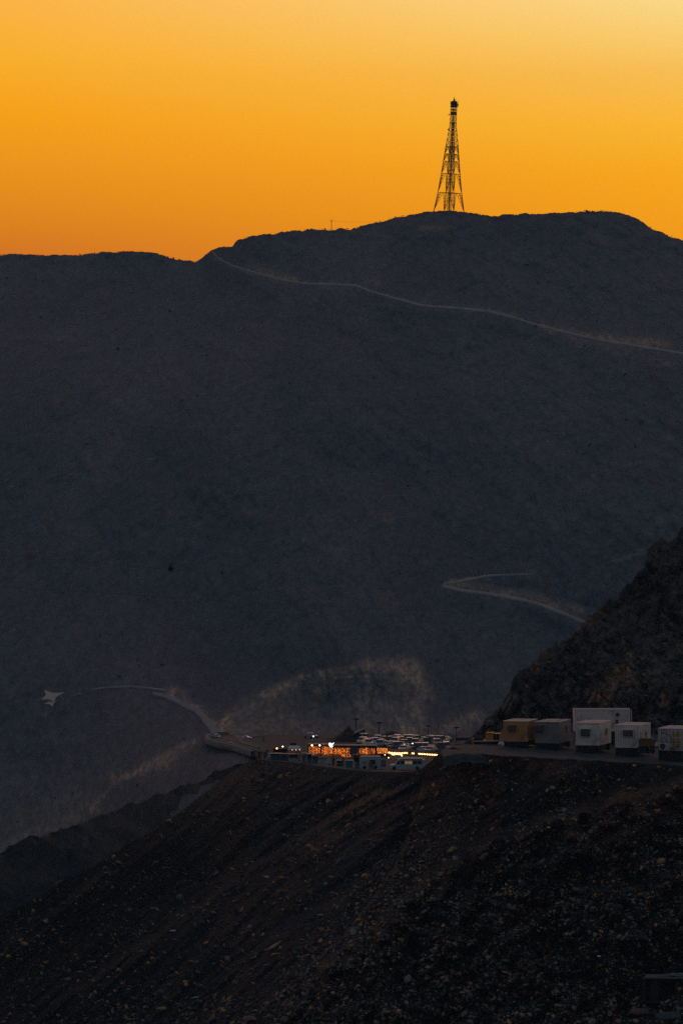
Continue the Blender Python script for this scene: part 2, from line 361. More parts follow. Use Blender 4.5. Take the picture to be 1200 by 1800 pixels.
# ------------------------------------------------------------------ car park plateau
def lotD(py): return 35.5 / ((py - HZ) / F - .033)
def lotZ(D): return -72 - .033 * (D - 1105)
LOT_EDGE = [(362, 1301), (368, 1307), (385, 1312), (410, 1317), (445, 1328), (470, 1335), (520, 1339), (560, 1344), (600, 1350), (650, 1355), (700, 1358), (745, 1358), (900, 1358)]
lot = sheet('car_park_ground', 362, 900, 200, lambda u: np.full_like(u, 1290.5), poly(LOT_EDGE), 60, lambda u, y: lotD(y), M['lot'], back=[(2, 5)])
def L(px, py, dz=0.0):
    D = lotD(py); return Vector(((px - 600) / F * D, D, (HZ - py) / F * D + dz))
def ribbon(name, line, w, Dfun, mt, up=.5, n=160, kind='structure', skirt=2.0, vert=.45, jit=.12):
    a = np.array(line, float); seg = np.concatenate([[0], np.cumsum(np.hypot(*np.diff(a, axis=0).T))])
    t = np.linspace(0, seg[-1], n); x = np.interp(t, seg, a[:, 0]); y = np.interp(t, seg, a[:, 1])
    for _ in range(3):
        x[1:-1] = (x[:-2] + 2 * x[1:-1] + x[2:]) / 4; y[1:-1] = (y[:-2] + 2 * y[1:-1] + y[2:]) / 4
    tx, ty = np.gradient(x), np.gradient(y); l = np.hypot(tx, ty); nx, ny = -ty / l, tx / l
    ww = w if np.isscalar(w) else np.interp(t / t[-1], *zip(*w))
    ww = ww * (1 + jit * fbm(t / 9, t * 0, 0, 3, 5))
    A = P3(x - nx * ww, y - ny * ww, Dfun(x, y)); C = P3(x + nx * ww, y + ny * ww, Dfun(x, y)); 
    D = Dfun(x, y)
    A[:, 1] += 0; A[:, 2] += up; C[:, 2] += up
    # far side lies a little further from the camera, as the bench of the road does
    far = np.where((ny > 0), 1, -1)
    ext = vert * ww * D / F * 12
    sc_ = (D + far * -ext) / D; A = A * sc_[:, None]
    sc2 = (D + far * ext * -1 * -1 * 0) / D; C = C * sc2[:, None]
    A2 = A.copy(); C2 = C.copy(); A2[:, 2] -= skirt; C2[:, 2] -= skirt
    V = np.concatenate([A2, A, C, C2]); Fc = []
    for k in range(3):
        i = np.arange(n - 1) + k * n; Fc.append(np.stack([i, i + 1, i + 1 + n, i + n], -1))
    return props(raw_mesh(name, V, np.concatenate(Fc), mt), kind=kind)
def flat_ribbon(name, line, w, Dfun, mt, up=.25, n=160, skirt=1.5, jit=.1):
    """band whose two edges both sit on the ground it crosses"""
    a = np.array(line, float); seg = np.concatenate([[0], np.cumsum(np.hypot(*np.diff(a, axis=0).T))])
    t = np.linspace(0, seg[-1], n); x = np.interp(t, seg, a[:, 0]); y = np.interp(t, seg, a[:, 1])
    for _ in range(3):
        x[1:-1] = (x[:-2] + 2 * x[1:-1] + x[2:]) / 4; y[1:-1] = (y[:-2] + 2 * y[1:-1] + y[2:]) / 4
    tx, ty = np.gradient(x), np.gradient(y); l = np.hypot(tx, ty); nx, ny = -ty / l, tx / l
    ww = w if np.isscalar(w) else np.interp(t / t[-1], *zip(*w))
    ww = ww * (1 + jit * fbm(t / 9, t * 0, 0, 3, 5))
    rows = []
    for k in np.linspace(-1, 1, 5):
        xx, yy = x + nx * ww * k, y + ny * ww * k; r = P3(xx, yy, Dfun(xx, yy)); r[:, 2] += up; rows.append(r)
    rows = [rows[0] - [0, 0, skirt]] + rows + [rows[-1] - [0, 0, skirt]]
    V = np.concatenate(rows); Fc = []
    for k in range(len(rows) - 1):
        i = np.arange(n - 1) + k * n; Fc.append(np.stack([i, i + 1, i + 1 + n, i + n], -1))
    return props(raw_mesh(name, V, np.concatenate(Fc), mt), kind='structure')
flat_ribbon('upper_mountain_road', UPPER_ROAD, [(0, .8), (.3, 1.25), (1, 1.5)], mountain_D, M['track'], up=.35, jit=.5, n=400)
flat_ribbon('hairpin_road', BEND_ROAD, [(0, .4), (.12, .9), (.35, 1.9), (.6, 2.0), (1, 2.6)], mountain_D, M['track'], up=.35, jit=.35, n=240)
flat_ribbon('approach_road', [(268, 1221), (290, 1226), (310, 1234), (325, 1243), (345, 1251), (357, 1262), (368, 1276), (379, 1290), (383, 1296)], [(0, 2.0), (.3, 3.6), (.7, 5.2), (1, 6)], mountain_D, M['dirt_road'], up=.4, jit=.2, n=120)
flat_ribbon('hillside_track', [(160, 1214), (185, 1210), (230, 1208), (262, 1211), (292, 1215)], .6, mountain_D, M['track'], up=.3, jit=.5, n=80)
lotf = lambda u, y: lotD(y)
flat_ribbon('lot_asphalt', [(374, 1302), (392, 1303), (410, 1305), (440, 1312), (470, 1322)], [(0, 5), (.3, 9), (.7, 7), (1, 4)], lotf, M['asphalt'], up=.03, n=60, skirt=.02)
flat_ribbon('front_gravel_road', [(452, 1332), (470, 1337), (520, 1340.5), (560, 1346), (600, 1351), (650, 1355.5), (700, 1357), (738, 1356)], [(0, .6), (.3, 1.0), (.8, 1.9), (1, .6)], lotf, M['terrace'], up=.06, n=120, skirt=.4)
# low parapet along the bend and the island kerb: things of their own
def wall_line(name, line, Dfun, h, th, mt, n=80, **k):
    a = np.array(line, float); seg = np.concatenate([[0], np.cumsum(np.hypot(*np.diff(a, axis=0).T))])
    t = np.linspace(0, seg[-1], n); x = np.interp(t, seg, a[:, 0]); y = np.interp(t, seg, a[:, 1])
    c = P3(x, y, Dfun(x, y)); d = np.gradient(c, axis=0); d[:, 2] = 0; d /= np.linalg.norm(d, axis=1)[:, None]; s = np.stack([-d[:, 1], d[:, 0], d[:, 0] * 0], -1) * th / 2
    A, B = c - s, c + s; up = np.array([0, 0, h]); V = np.concatenate([A - [0, 0, .4], A + up, B + up, B - [0, 0, .4]]); Fc = []
    for j in range(3):
        i = np.arange(n - 1) + j * n; Fc.append(np.stack([i, i + 1, i + 1 + n, i + n], -1))
    return props(raw_mesh(name, V, np.concatenate(Fc), mt), **k)
wall_line('parapet', [(398, 1292), (378, 1293), (365, 1297), (362.5, 1300.5), (368, 1306), (385, 1311), (410, 1316), (445, 1327)], lotf, .75, .9, M['kerb'], label='low pale stone parapet curving round the hairpin at the left end of the car park', cat='parapet')
wall_line('kerb_island', [(462, 1296), (440, 1297), (424, 1301), (421, 1305), (430, 1309), (455, 1316)], lotf, .25, .7, M['kerb'], label='thin pale kerb curving round the traffic island left of the stalls', cat='kerb')

# ------------------------------------------------------------------ dark slope, mid left
md = TPS([(-400, 1640, 1300), (0, 1495, 1285), (120, 1455, 1268), (240, 1410, 1235), (330, 1378, 1205), (430, 1345, 1175), (-400, 1850, 1215), (0, 1660, 1225), (200, 1540, 1200), (330, 1460, 1172), (440, 1400, 1155), (500, 1350, 1178), (500, 1500, 1140)], 1e-4)
def mid_D(u, y):
    D = md(u, y); X = (u - 600) / F * D; Z = (HZ - y) / F * D
    return D * (1 + .012 * fbm(X / 16 + Z / 12, Z / 9, 0, 4, 13, .6) + .002 * fbm(X / 3, D / 40, Z / 3, 4, 15, .6))
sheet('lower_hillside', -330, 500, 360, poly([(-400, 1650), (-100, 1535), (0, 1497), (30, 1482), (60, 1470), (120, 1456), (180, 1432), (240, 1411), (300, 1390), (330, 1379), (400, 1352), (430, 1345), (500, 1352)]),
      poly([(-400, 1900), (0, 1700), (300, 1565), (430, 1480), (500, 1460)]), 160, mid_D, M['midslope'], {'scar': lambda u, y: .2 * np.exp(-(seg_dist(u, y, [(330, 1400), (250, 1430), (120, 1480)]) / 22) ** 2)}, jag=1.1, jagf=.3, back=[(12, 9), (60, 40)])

# ------------------------------------------------------------------ terrace that carries the cabins
def terZ(x): return -40.72 - .057 * (x - 18.9)
def terrace_pt(px, D, dz=0.0):
    x = (px - 600) / F * D; return Vector((x, D, terZ(x) + dz))
tv, tf = [], []
nu_, nd_ = 260, 50
xs = np.linspace(11.5, 62, nu_); ds = np.linspace(645, 712, nd_)
TX, TD = np.meshgrid(xs, ds); TD = 645 + (TD - 645) * (np.interp(TX, [11.5, 17, 21, 62], [660, 668, 712, 712]) - 645) / 67; TZ = terZ(TX) + .10 * fbm(TX / 1.4, TD / 1.8, 0, 4, 3) + .12 * sst(652, 645, TD) * fbm(TX / .6, TD / .6, 0, 3, 8) - .9 * sst(647.5, 645, TD)
TZ -= .5 * sst(14, 11.5, TX)
idx = np.arange(nu_ * nd_).reshape(nd_, nu_)
props(raw_mesh('cabin_terrace', np.stack([TX, TD, TZ], -1).reshape(-1, 3), np.stack([idx[:-1, :-1], idx[:-1, 1:], idx[1:, 1:], idx[1:, :-1]], -1).reshape(-1, 4), M['terrace'], smooth=True), kind='structure')

# ------------------------------------------------------------------ foreground scree slope
FG_TOP = [(-400, 1850), (0, 1610), (60, 1580), (110, 1551), (150, 1530), (190, 1508), (230, 1480), (262, 1466), (300, 1440), (345, 1405), (370, 1386), (400, 1362), (420, 1349), (432, 1341), (448, 1335), (520, 1342), (560, 1348), (600, 1353.5), (650, 1358), (700, 1360), (728, 1358), (742, 1350), (752, 1341),
          (765, 1330), (780, 1320), (790, 1314), (799, 1314), (808, 1319), (822, 1323), (850, 1326.5), (884, 1329), (1200, 1346.5), (1600, 1369)]
fDL = TPS([(-400, 1850, 910), (0, 1610, 975), (150, 1530, 1005), (230, 1480, 1025), (300, 1440, 1050), (345, 1405, 1075), (400, 1362, 1120), (440, 1338, 1150), (520, 1343, 1122), (600, 1353, 1095), (700, 1360, 1065), (760, 1352, 1050), (900, 1352, 1040),
           (600, 1420, 1075), (600, 1500, 1042), (600, 1600, 1000), (600, 1800, 930), (450, 1420, 1105), (450, 1500, 1078), (300, 1550, 1035), (300, 1650, 1005), (300, 1800, 960), (150, 1650, 985), (0, 1720, 955), (0, 1800, 938),
           (760, 1440, 1030), (760, 1560, 990), (900, 1500, 1000), (900, 1800, 900), (-400, 2200, 870), (0, 2200, 860), (600, 2200, 830)], 3e-4)
fDR = TPS([(700, 1352, 690), (742, 1350, 676), (765, 1331, 668), (795, 1316, 658), (815, 1320, 652), (884, 1329, 645), (1200, 1347, 645), (1600, 1369, 645), (700, 1500, 655), (600, 1640, 640), (500, 1740, 634), (400, 1830, 628), (740, 1600, 628),
           (820, 1400, 645), (900, 1400, 636), (900, 1500, 627), (900, 1600, 618), (900, 1700, 609), (900, 1800, 600), (600, 1800, 618), (1050, 1450, 630), (1200, 1400, 637), (1200, 1500, 624), (1200, 1600, 612), (1200, 1700, 600), (1200, 1800, 588), (1600, 1500, 626), (1600, 1800, 590),
           (200, 2200, 590), (600, 2200, 570), (1200, 2200, 545), (1600, 2200, 545)], 3e-4)
def fD0(u, y):
    """bank under the car park behind, nearer spur of the cabin terrace in front of it on the right"""
    y = np.broadcast_to(np.asarray(y, float), np.shape(u)); ub = np.interp(y, [1290, 1350, 1420, 1520, 1640, 1740, 1830, 2150], [752, 744, 735, 697, 612, 500, 395, 180]) + 7 * fbm(y / 22, y * 0, 0, 4, 71)
    t = sst(-1.4, 1.4, u - ub); return np.exp(np.log(fDL(u, y)) * (1 - t) + np.log(fDR(u, y)) * t)
def fg_D(u, y):
    D = fD0(u, y); X = (u - 600) / F * D; Z = (HZ - y) / F * D
    e = sst(0, 30, y - np.interp(u, *zip(*FG_TOP)))
    # fall-line rills running down to the left
    a = .006 * fbm((Z - X * .72) / 5, (X + Z) / 34, 0, 4, 31) + .0030 * fbm((Z - X * .66) / 1.9, (X + Z) / 15, 0, 3, 33, .6, True) + .0011 * fbm(X / .9, D / 8, Z / .9, 4, 35, .6)
    cr = np.interp(u, [430, 560, 700, 830, 960, 1100, 1200, 1400], [1830, 1700, 1580, 1480, 1425, 1388, 1366, 1340]) + 14 * fbm(u / 50, u * 0, 0, 5, 88)
    a = a - .012 * (1 + .8 * fbm(u / 25, y / 25, 0, 3, 66)) * sst(-6, 22, y - cr) * sst(380, 600, u) * e
    c2 = np.interp(u, [100, 330, 520, 640, 720], [1760, 1600, 1470, 1400, 1372]) + 6 * fbm(u / 30, u * 0, 0, 4, 89)
    a = a - .010 * sst(-4, 12, y - c2) * sst(80, 160, u) * sst(740, 680, u) * e
    return D * (1 + a * (.15 + .85 * e))
def fg_red(u, y):
    n = .5 * fbm(u / 60, y / 60, 0, 4, 91) + 1.1 * fbm((y + .68 * u) / 13, (u - .68 * y) / 110, 0, 4, 92)
    def b(line, w, k): return k * np.exp(-(seg_dist(u, y, line) / w) ** 2)
    s = b([(640, 1400), (740, 1400), (770, 1350), (790, 1330)], 32, .85) + b([(520, 1370), (460, 1420), (380, 1500)], 42, .55) + b([(620, 1420), (560, 1500), (480, 1590), (420, 1640)], 30, .7)
    s += b([(1200, 1400), (1110, 1420), (1040, 1470)], 34, .75) + b([(870, 1360), (860, 1450), (830, 1540)], 16, .6) + b([(820, 1340), (900, 1345), (1000, 1360)], 14, .6) + b([(430, 1700), (390, 1760), (330, 1800)], 24, .45) + b([(200, 1600), (100, 1680), (0, 1740)], 40, .25) + b([(320, 1440), (260, 1500), (160, 1560)], 22, .4)
    return np.clip(s * (.62 + 1.3 * n), 0, 1)
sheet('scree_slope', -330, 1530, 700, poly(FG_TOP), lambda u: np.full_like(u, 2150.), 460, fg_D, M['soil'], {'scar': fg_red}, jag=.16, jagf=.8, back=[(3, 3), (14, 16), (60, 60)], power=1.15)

# ------------------------------------------------------------------ rocky hill on the right
CL_TOP = [(815, 1306), (832, 1290), (845, 1276), (862, 1256), (880, 1238), (893, 1218), (905, 1196), (925, 1178), (950, 1156), (968, 1138), (985, 1128), (1003, 1112), (1020, 1097), (1040, 1078), (1052, 1074), (1066, 1062), (1082, 1050), (1098, 1033), (1118, 1008), (1132, 990), (1137, 972),
          (1150, 962), (1160, 950), (1176, 946), (1188, 938), (1200, 932), (1300, 890), (1600, 760)]
cD = TPS([(815, 1306, 700), (905, 1196, 718), (1040, 1078, 738), (1132, 990, 752), (1200, 932, 765), (1600, 760, 800), (815, 1330, 694), (1000, 1330, 697), (1200, 1345, 700), (1600, 1360, 704), (1000, 1250, 712), (1200, 1250, 716), (1200, 1100, 745), (1100, 1150, 731), (1600, 1250, 720), (1600, 1000, 760)], 1e-4)
def cliff_D(u, y):
    D = cD(u, y); X = (u - 600) / F * D; Z = (HZ - y) / F * D
    e = sst(0, 26, y - np.interp(u, *zip(*CL_TOP))); low = sst(1150, 1270, y)
    # blocky strata dipping to the lower left
    c1 = (X * .75 + Z) / 3.2; c2 = (X - Z * .7) / 2.0
    blk = fbm(c1 + .5 * fbm(X / 4, Z / 4, 0, 2, 5), c2, D / 30, 4, 51, .6, True)
    st = np.floor(blk * 3.5) / 3.5
    a = (1.1 * fbm(X / 9, Z / 9, D / 30, 4, 57) + (.8 + 1.2 * low) * (.7 * blk + .9 * st) + .22 * fbm(X / .8, Z / .8, 0, 4, 59, .65)) * (.2 + .8 * e)
    return D + a * 2.0
def cliff_scar(u, y):
    n = fbm(u / 16, y / 16, 0, 4, 101)
    def b(line, w, k): return k * np.exp(-(seg_dist(u, y, line) / w) ** 2)
    s = b([(1085, 1190), (1070, 1215), (1050, 1235)], 14, .9) + b([(1095, 1180), (1110, 1200)], 12, .8) + b([(1005, 1110), (1030, 1095), (1055, 1078)], 8, .6) + b([(955, 1150), (935, 1170)], 6, .5) + b([(845, 1290), (870, 1250), (885, 1235)], 9, .55) + b([(1150, 1190), (1160, 1230)], 14, .35) + b([(860, 1296), (880, 1290)], 9, .5) + .28 * sst(.2, .7, n)
    return np.clip(s * (.8 + .9 * n), 0, 1)
sheet('rocky_hillside', 815, 1530, 420, poly(CL_TOP), lambda u: 1330 + (u - 815) * .05, 400, cliff_D, M['cliff'], {'scar': cliff_scar}, jag=1.5, jagf=.5, back=[(4, 3), (25, 22), (80, 70)], power=1.0)

# ------------------------------------------------------------------ loose rock
def ico(sub):
    t = (1 + 5 ** .5) / 2
    v = [(-1, t, 0), (1, t, 0), (-1, -t, 0), (1, -t, 0), (0, -1, t), (0, 1, t), (0, -1, -t), (0, 1, -t), (t, 0, -1), (t, 0, 1), (-t, 0, -1), (-t, 0, 1)]
    f = [(0, 11, 5), (0, 5, 1), (0, 1, 7), (0, 7, 10), (0, 10, 11), (1, 5, 9), (5, 11, 4), (11, 10, 2), (10, 7, 6), (7, 1, 8), (3, 9, 4), (3, 4, 2), (3, 2, 6), (3, 6, 8), (3, 8, 9), (4, 9, 5), (2, 4, 11), (6, 2, 10), (8, 6, 7), (9, 8, 1)]
    v = [np.array(a) / np.linalg.norm(a) for a in v]
    for _ in range(sub):
        c = {}; nf = []
        def mid(a, b):
            k = (min(a, b), max(a, b))
            if k not in c: m_ = v[a] + v[b]; v.append(m_ / np.linalg.norm(m_)); c[k] = len(v) - 1
            return c[k]
        for a, b, d in f:
            ab, bd, da = mid(a, b), mid(b, d), mid(d, a); nf += [(a, ab, da), (b, bd, ab), (d, da, bd), (ab, bd, da)]
        f = nf
    return np.array(v), np.array(f)
def rock_shape(rng, sub=1, cuts=9):
    v, f = ico(sub); v = v.copy()
    for _ in range(cuts):
        n = rng.normal(size=3); n /= np.linalg.norm(n); d = rng.uniform(.38, .78); h = v @ n; v -= np.maximum(h - d, 0)[:, None] * n
    return v * np.array([1.1, rng.uniform(.5, .95), rng.uniform(.3, .65)]), f
def rotm(rng, n, tilt=1.0):
    a = rng.uniform(0, 2 * math.pi, n); b = rng.normal(0, .5 * tilt, n); c = rng.normal(0, .5 * tilt, n)
    ca, sa, cb, sb, cc, s_ = np.cos(a), np.sin(a), np.cos(b), np.sin(b), np.cos(c), np.sin(c); z = np.zeros(n); o = np.ones(n)
    Rz = np.stack([ca, -sa, z, sa, ca, z, z, z, o], -1).reshape(n, 3, 3); Rx = np.stack([o, z, z, z, cb, -sb, z, sb, cb], -1).reshape(n, 3, 3); Ry = np.stack([cc, z, s_, z, o, z, -s_, z, cc], -1).reshape(n, 3, 3)
    return Rx @ Ry @ Rz
def scatter(name, px, py, spx, Dfun, cols, sub, rng, sink=.15, nsh=12, kind='stuff', label=None, cat=None, sizes_m=None):
    D = Dfun(px, py); pos = P3(px, py, D); r = spx * D / F * .5; n = len(px)
    Rm = rotm(rng, n); shp = [rock_shape(rng, sub) for _ in range(nsh)]; VV, FF, CC = [], [], []; base = 0
    which = rng.integers(0, nsh, n)
    for s in range(nsh):
        k = np.where(which == s)[0]
        if not len(k): continue
        v, f = shp[s]; X = np.einsum('kij,vj->kvi', Rm[k], v) * r[k, None, None] + pos[k][:, None] + np.array([0, 0, 1])[None, None] * (r[k] * .35 - r[k] * sink)[:, None, None]
        VV.append(X.reshape(-1, 3)); FF.append((f[None] + (np.arange(len(k)) * len(v))[:, None, None]).reshape(-1, 3) + base); base += len(k) * len(v)
        CC.append(np.repeat(cols[k], len(v), 0))
    o = raw_mesh(name, np.concatenate(VV), np.concatenate(FF), M['rock'], attrs={'tint': np.concatenate(CC)})
    return props(o, kind=kind, label=label, cat=cat)
def fg_inside(px, py, m=3): return py > np.interp(px, *zip(*FG_TOP)) + m
def gravel_mask(px, py):
    n = fbm(px / 70, py / 50, 0, 3, 7); g = np.zeros_like(px)
    for line, w, k in (([(1250, 1480), (1000, 1600), (800, 1760)], 130, 1.0), ([(700, 1560), (600, 1680), (520, 1790)], 70, 1), ([(830, 1380), (760, 1480), (690, 1560)], 55, .95), ([(1000, 1385), (960, 1460), (880, 1520)], 45, .9), ([(420, 1780), (300, 1800), (200, 1800)], 35, .6), ([(1250, 1800), (600, 1830)], 90, 1)):
        g = np.maximum(g, k * np.exp(-(seg_dist(px, py, line) / w) ** 4))
    return np.clip(g + .25 * n, .12, 1)
def tints(rng, n, orange=.10, pale=.02, px=None, py=None):
    g = (.02 + .24 * rng.random(n) ** 1.9)[:, None]; c = g * np.array([[1.42, .98, .70]]) * np.ones((n, 3))
    q = rng.random(n); m1 = q < orange; m2 = (q > 1 - pale)
    c[m1] = np.array([.66, .25, .08]) * rng.uniform(.45, 1.3, m1.sum())[:, None]; c[m2] = np.array([.22, .19, .165]) * rng.uniform(.6, 1.3, m2.sum())[:, None]
    return c
def pick(rng, n, box, mask):
    px = rng.uniform(box[0], box[1], n); py = box[2] + (box[3] - box[2]) * rng.random(n); k = rng.random(n) < mask(px, py); return px[k], py[k]
rg = np.random.default_rng(5)
px, py = pick(rg, 70000, (-150, 1350, 1330, 1960), lambda a, b: gravel_mask(a, b) * fg_inside(a, b)); spx = 3.2 * np.exp(rg.normal(0, .35, len(px))) * np.interp(py, [1350, 1500, 1800, 1960], [.75, 1.0, 1.35, 1.6]); scatter('scree_gravel', px, py, spx, fg_D, tints(rg, len(px)), 0, rg, label='fine dark gravel strewn over the near slope', cat='gravel')
px, py = pick(rg, 30000, (-150, 1350, 1330, 1960), lambda a, b: gravel_mask(a, b) * fg_inside(a, b)); spx = 6.0 * np.exp(rg.normal(0, .35, len(px))) * np.interp(py, [1350, 1500, 1800, 1960], [.7, 1.0, 1.5, 1.8]); scatter('scree_stones', px, py, spx, fg_D, tints(rg, len(px), .09, .015), 1, rg, label='loose dark stones covering the near slope', cat='stones')
px, py = pick(rg, 15000, (-150, 1350, 1335, 1900), lambda a, b: (.35 + .9 * np.clip(fbm((a + b) / 30, (a - b) / 90, 0, 3, 61), 0, 1)) * fg_inside(a, b, 5)); spx = np.minimum(13, 5.4 * np.exp(rg.normal(0, .55, len(px)))); scatter('slope_rubble', px, py, spx, fg_D, tints(rg, len(px), .36, .03), 1, rg, label='scattered brown and grey rubble on the soil slope', cat='rubble')
px, py = pick(rg, 1100, (815, 1350, 1100, 1325), lambda a, b: (b > np.interp(a, *zip(*CL_TOP)) + 6) * np.clip((b - 1050) / 260, .05, .8)); spx = 5.5 * np.exp(rg.normal(0, .5, len(px))); scatter('hillside_rubble', px, py, spx, cliff_D, tints(rg, len(px), .14, .04) * .8, 1, rg, label='broken rock lying on the steep hillside behind the cabins', cat='rubble')
px, py = pick(rg, 5200, (-250, 1450, 400, 1480), lambda a, b: ((b > mt_top(a) + 1) & (b < np.interp(a, [-400, 0, 300, 430, 500, 1600], [1650, 1480, 1390, 1340, 1285, 1285]))) * (.5 + .5 * fbm(a / 60, b / 40, 0, 3, 3)))
k = ~inside(px, py, QUARRY); px, py = px[k], py[k]
edge = rg.uniform(-250, 1450, 620); px = np.concatenate([px, edge]); py = np.concatenate([py, mt_top(edge) + rg.uniform(0, 1.2, 620)])
spx = 3.2 * np.exp(rg.normal(0, .45, len(px))); spx[-620:] *= .75
gc = np.array([.040, .042, .034])[None] * rg.uniform(.6, 1.6, len(px))[:, None]; gc[rg.random(len(px)) < .25] = (.19, .16, .14)
scatter('mountain_scrub', px, py, spx, mountain_D, gc, 1, rg, label='low scrub and boulders dotted over the far mountain', cat='scrub')
# boulders that can be told apart: px, py, width, aspect, colour, label
OR, GR, PA, BR = (.34, .15, .055), (.16, .155, .15), (.42, .37, .32), (.21, .09, .05)
BOULD = [
 (481, 1667, 40, 'slab', (.62, .30, .12), 'large orange wedge shaped slab, the biggest stone on the lower centre slope'),
 (486, 1679, 14, 'r', OR, 'small orange rock tucked under the right end of the big orange slab'),
 (467, 1698, 9, 'r', (.36, .18, .06), 'bright orange cobble just below the big orange slab'),
 (469, 1766, 17, 'tall', OR, 'upright orange shard with a pointed foot near the bottom edge'),
 (401, 1759, 20, 'long', OR, 'long orange slab leaning left beside pale blocks near the bottom edge'),
 (390, 1774, 13, 'r', (.30, .16, .06), 'yellowish orange block in the bottom cluster, left of the dark gap'),
 (448, 1778, 12, 'r', OR, 'flat orange block between the upright shard and the brown boulder'),
 (442, 1793, 24, 'r', BR, 'wide brown boulder cut by the bottom edge of the picture'),
 (507, 1767, 12, 'r', OR, 'squarish orange stone right of the upright shard'),
 (545, 1776, 17, 'r', BR, 'rusty brown stone lying on dark gravel right of the orange cluster'),
 (342, 1756, 14, 'r', (.27, .17, .09), 'lone tan stone on bare dark soil left of the bottom cluster'),
 (281, 1776, 20, 'r', OR, 'broad orange brown stone at the bottom left of centre'),
 (157, 1693, 18, 'r', BR, 'rounded rust brown stone alone on the left slope'),
 (198, 1652, 13, 'tall', BR, 'upright brown stone on the left slope above the rounded rust stone'),
 (305, 1639, 12, 'r', PA, 'pale grey stone on the dark middle slope, left of centre'),
 (225, 1601, 10, 'r', (.16, .13, .1), 'dull tan stone on the brown slope, far left of the pale grey one'),
 (376, 1539, 17, 'long', (.32, .155, .06), 'bright orange tilted stone in the middle of the brown slope'),
 (350, 1598, 14, 'r', BR, 'reddish flat stone below the bright tilted orange one'),
 (297, 1443, 9, 'r', OR, 'orange stone sitting near the top left edge of the brown slope'),
 (272, 1517, 10, 'r', (.17, .14, .11), 'greyish tan stone half way down the left brown slope'),
 (105, 1551, 14, 'long', (.2, .09, .05), 'thin reddish slab on the left skyline of the brown slope'),
 (433, 1521, 12, 'tall', (.22, .17, .11), 'olive tan upright block beside the dark hollow'),
 (558, 1517, 11, 'r', (.3, .17, .07), 'yellow orange block at the centre of the slope'),
 (572, 1450, 9, 'long', (.3, .17, .07), 'small ochre chip high on the centre slope'),
 (481, 1590, 12, 'long', (.3, .16, .08), 'tilted orange chip on red soil above the big slab'),
 (648, 1477, 11, 'r', OR, 'orange stone on the red soil patch below the food truck, left one of two'),
 (667, 1465, 11, 'r', BR, 'brown stone on the red soil patch below the food truck, right one of two'),
 (812, 1397, 19, 'long', (.22, .14, .07), 'ochre flat boulder under the earth mound'),
 (785, 1347, 20, 'long', (.13, .105, .09), 'pale streaked boulder high on the earth mound'),
 (829, 1421, 16, 'r', GR, 'grey boulder in the dark rubble right of the ochre flat one'),
 (668, 1516, 15, 'long', (.17, .16, .16), 'long grey stone left of the rubble chute'),
 (1125, 1573, 17, 'tall', OR, 'orange angular rock alone on the dark gravel, far right'),
 (1082, 1509, 10, 'tall', OR, 'small orange upright stone on the gravel crest'),
 (1073, 1521, 12, 'r', (.2, .07, .04), 'red brown stone just below the small upright one on the crest'),
 (1151, 1500, 14, 'long', (.26, .25, .25), 'light grey shard near the right edge of the gravel'),
 (1052, 1682, 7, 'r', (.6, .6, .58), 'tiny white stone shining on the dark gravel'),
 (1085, 1568, 9, 'r', OR, 'small dull orange stone left of the angular orange rock'),
 (945, 1776, 14, 'r', BR, 'brown stone near the bottom edge, in the middle of the gravel'),
 (1148, 1706, 9, 'r', OR, 'small orange stone resting just above the concrete slab'),
 (1168, 1764, 17, 'long', (.3, .15, .05), 'orange and red flat rock under the concrete slab'),
 (1118, 1785, 44, 'r', (.11, .05, .035), 'large dark red boulder in the bottom right corner, under the slab'),
 (1178, 1790, 40, 'r', (.05, .043, .04), 'large dark grey boulder at the very bottom right corner'),
 (755, 1584, 12, 'r', OR, 'orange stone in the dark chute right of centre'),
 (742, 1516, 14, 'r', BR, 'dark brown boulder in the chute below the food truck'),
]
br_ = np.random.default_rng(77)
for (bx, by, bw, sh, c, lab) in BOULD:
    v, f = rock_shape(br_, 2, 12); sx = {'r': (1, .8, .75), 'long': (1.1, .6, .38), 'tall': (.62, .6, 1.0), 'slab': (1, .6, .62)}[sh]
    if sh == 'slab':                                  # a wedge: low on the left, high on the right
        v = v * np.array([1, .8, 1]); v[:, 2] = v[:, 2] * (.25 + .45 * (v[:, 0] + 1)) + .12 * v[:, 0]
    v = v * np.array(sx); D = float(fg_D(np.array([float(bx)]), np.array([float(by)]))[0]); r = bw * D / F / 2 * 1.25
    tl = {'long': .55, 'slab': .42, 'r': .1, 'tall': .25}[sh]; a = -tl; Rm = np.array([[math.cos(a), 0, math.sin(a)], [0, 1, 0], [-math.sin(a), 0, math.cos(a)]])
    v = v @ Rm.T * r
    o = raw_mesh('boulder', v, f, M['rock'], attrs={'tint': np.tile(np.array(c), (len(v), 1)) * 1.75}); o.location = P3(bx, by, D) + [0, -r * .35, r * .15]
    props(o, label=lab, cat='boulder', group='boulders lying on the near slope')

# ------------------------------------------------------------------ the air
hz = MB().box(-2400, 2400, -60, 3200, -217, 150).build('haze', M['rock'], kind='stuff')
hm = bpy.data.materials.new('haze_air'); hm.use_nodes = True; hm.node_tree.nodes.clear()
ho = hm.node_tree.nodes.new('ShaderNodeOutputMaterial'); hv = hm.node_tree.nodes.new('ShaderNodeVolumePrincipled'); hm.node_tree.links.new(hv.outputs[0], ho.inputs['Volume'])
hv.inputs['Color'].default_value = (.62, .82, .95, 1); hv.inputs['Density'].default_value = 4.6e-5; hv.inputs['Anisotropy'].default_value = 0.0
hz.data.materials.clear(); hz.data.materials.append(hm)
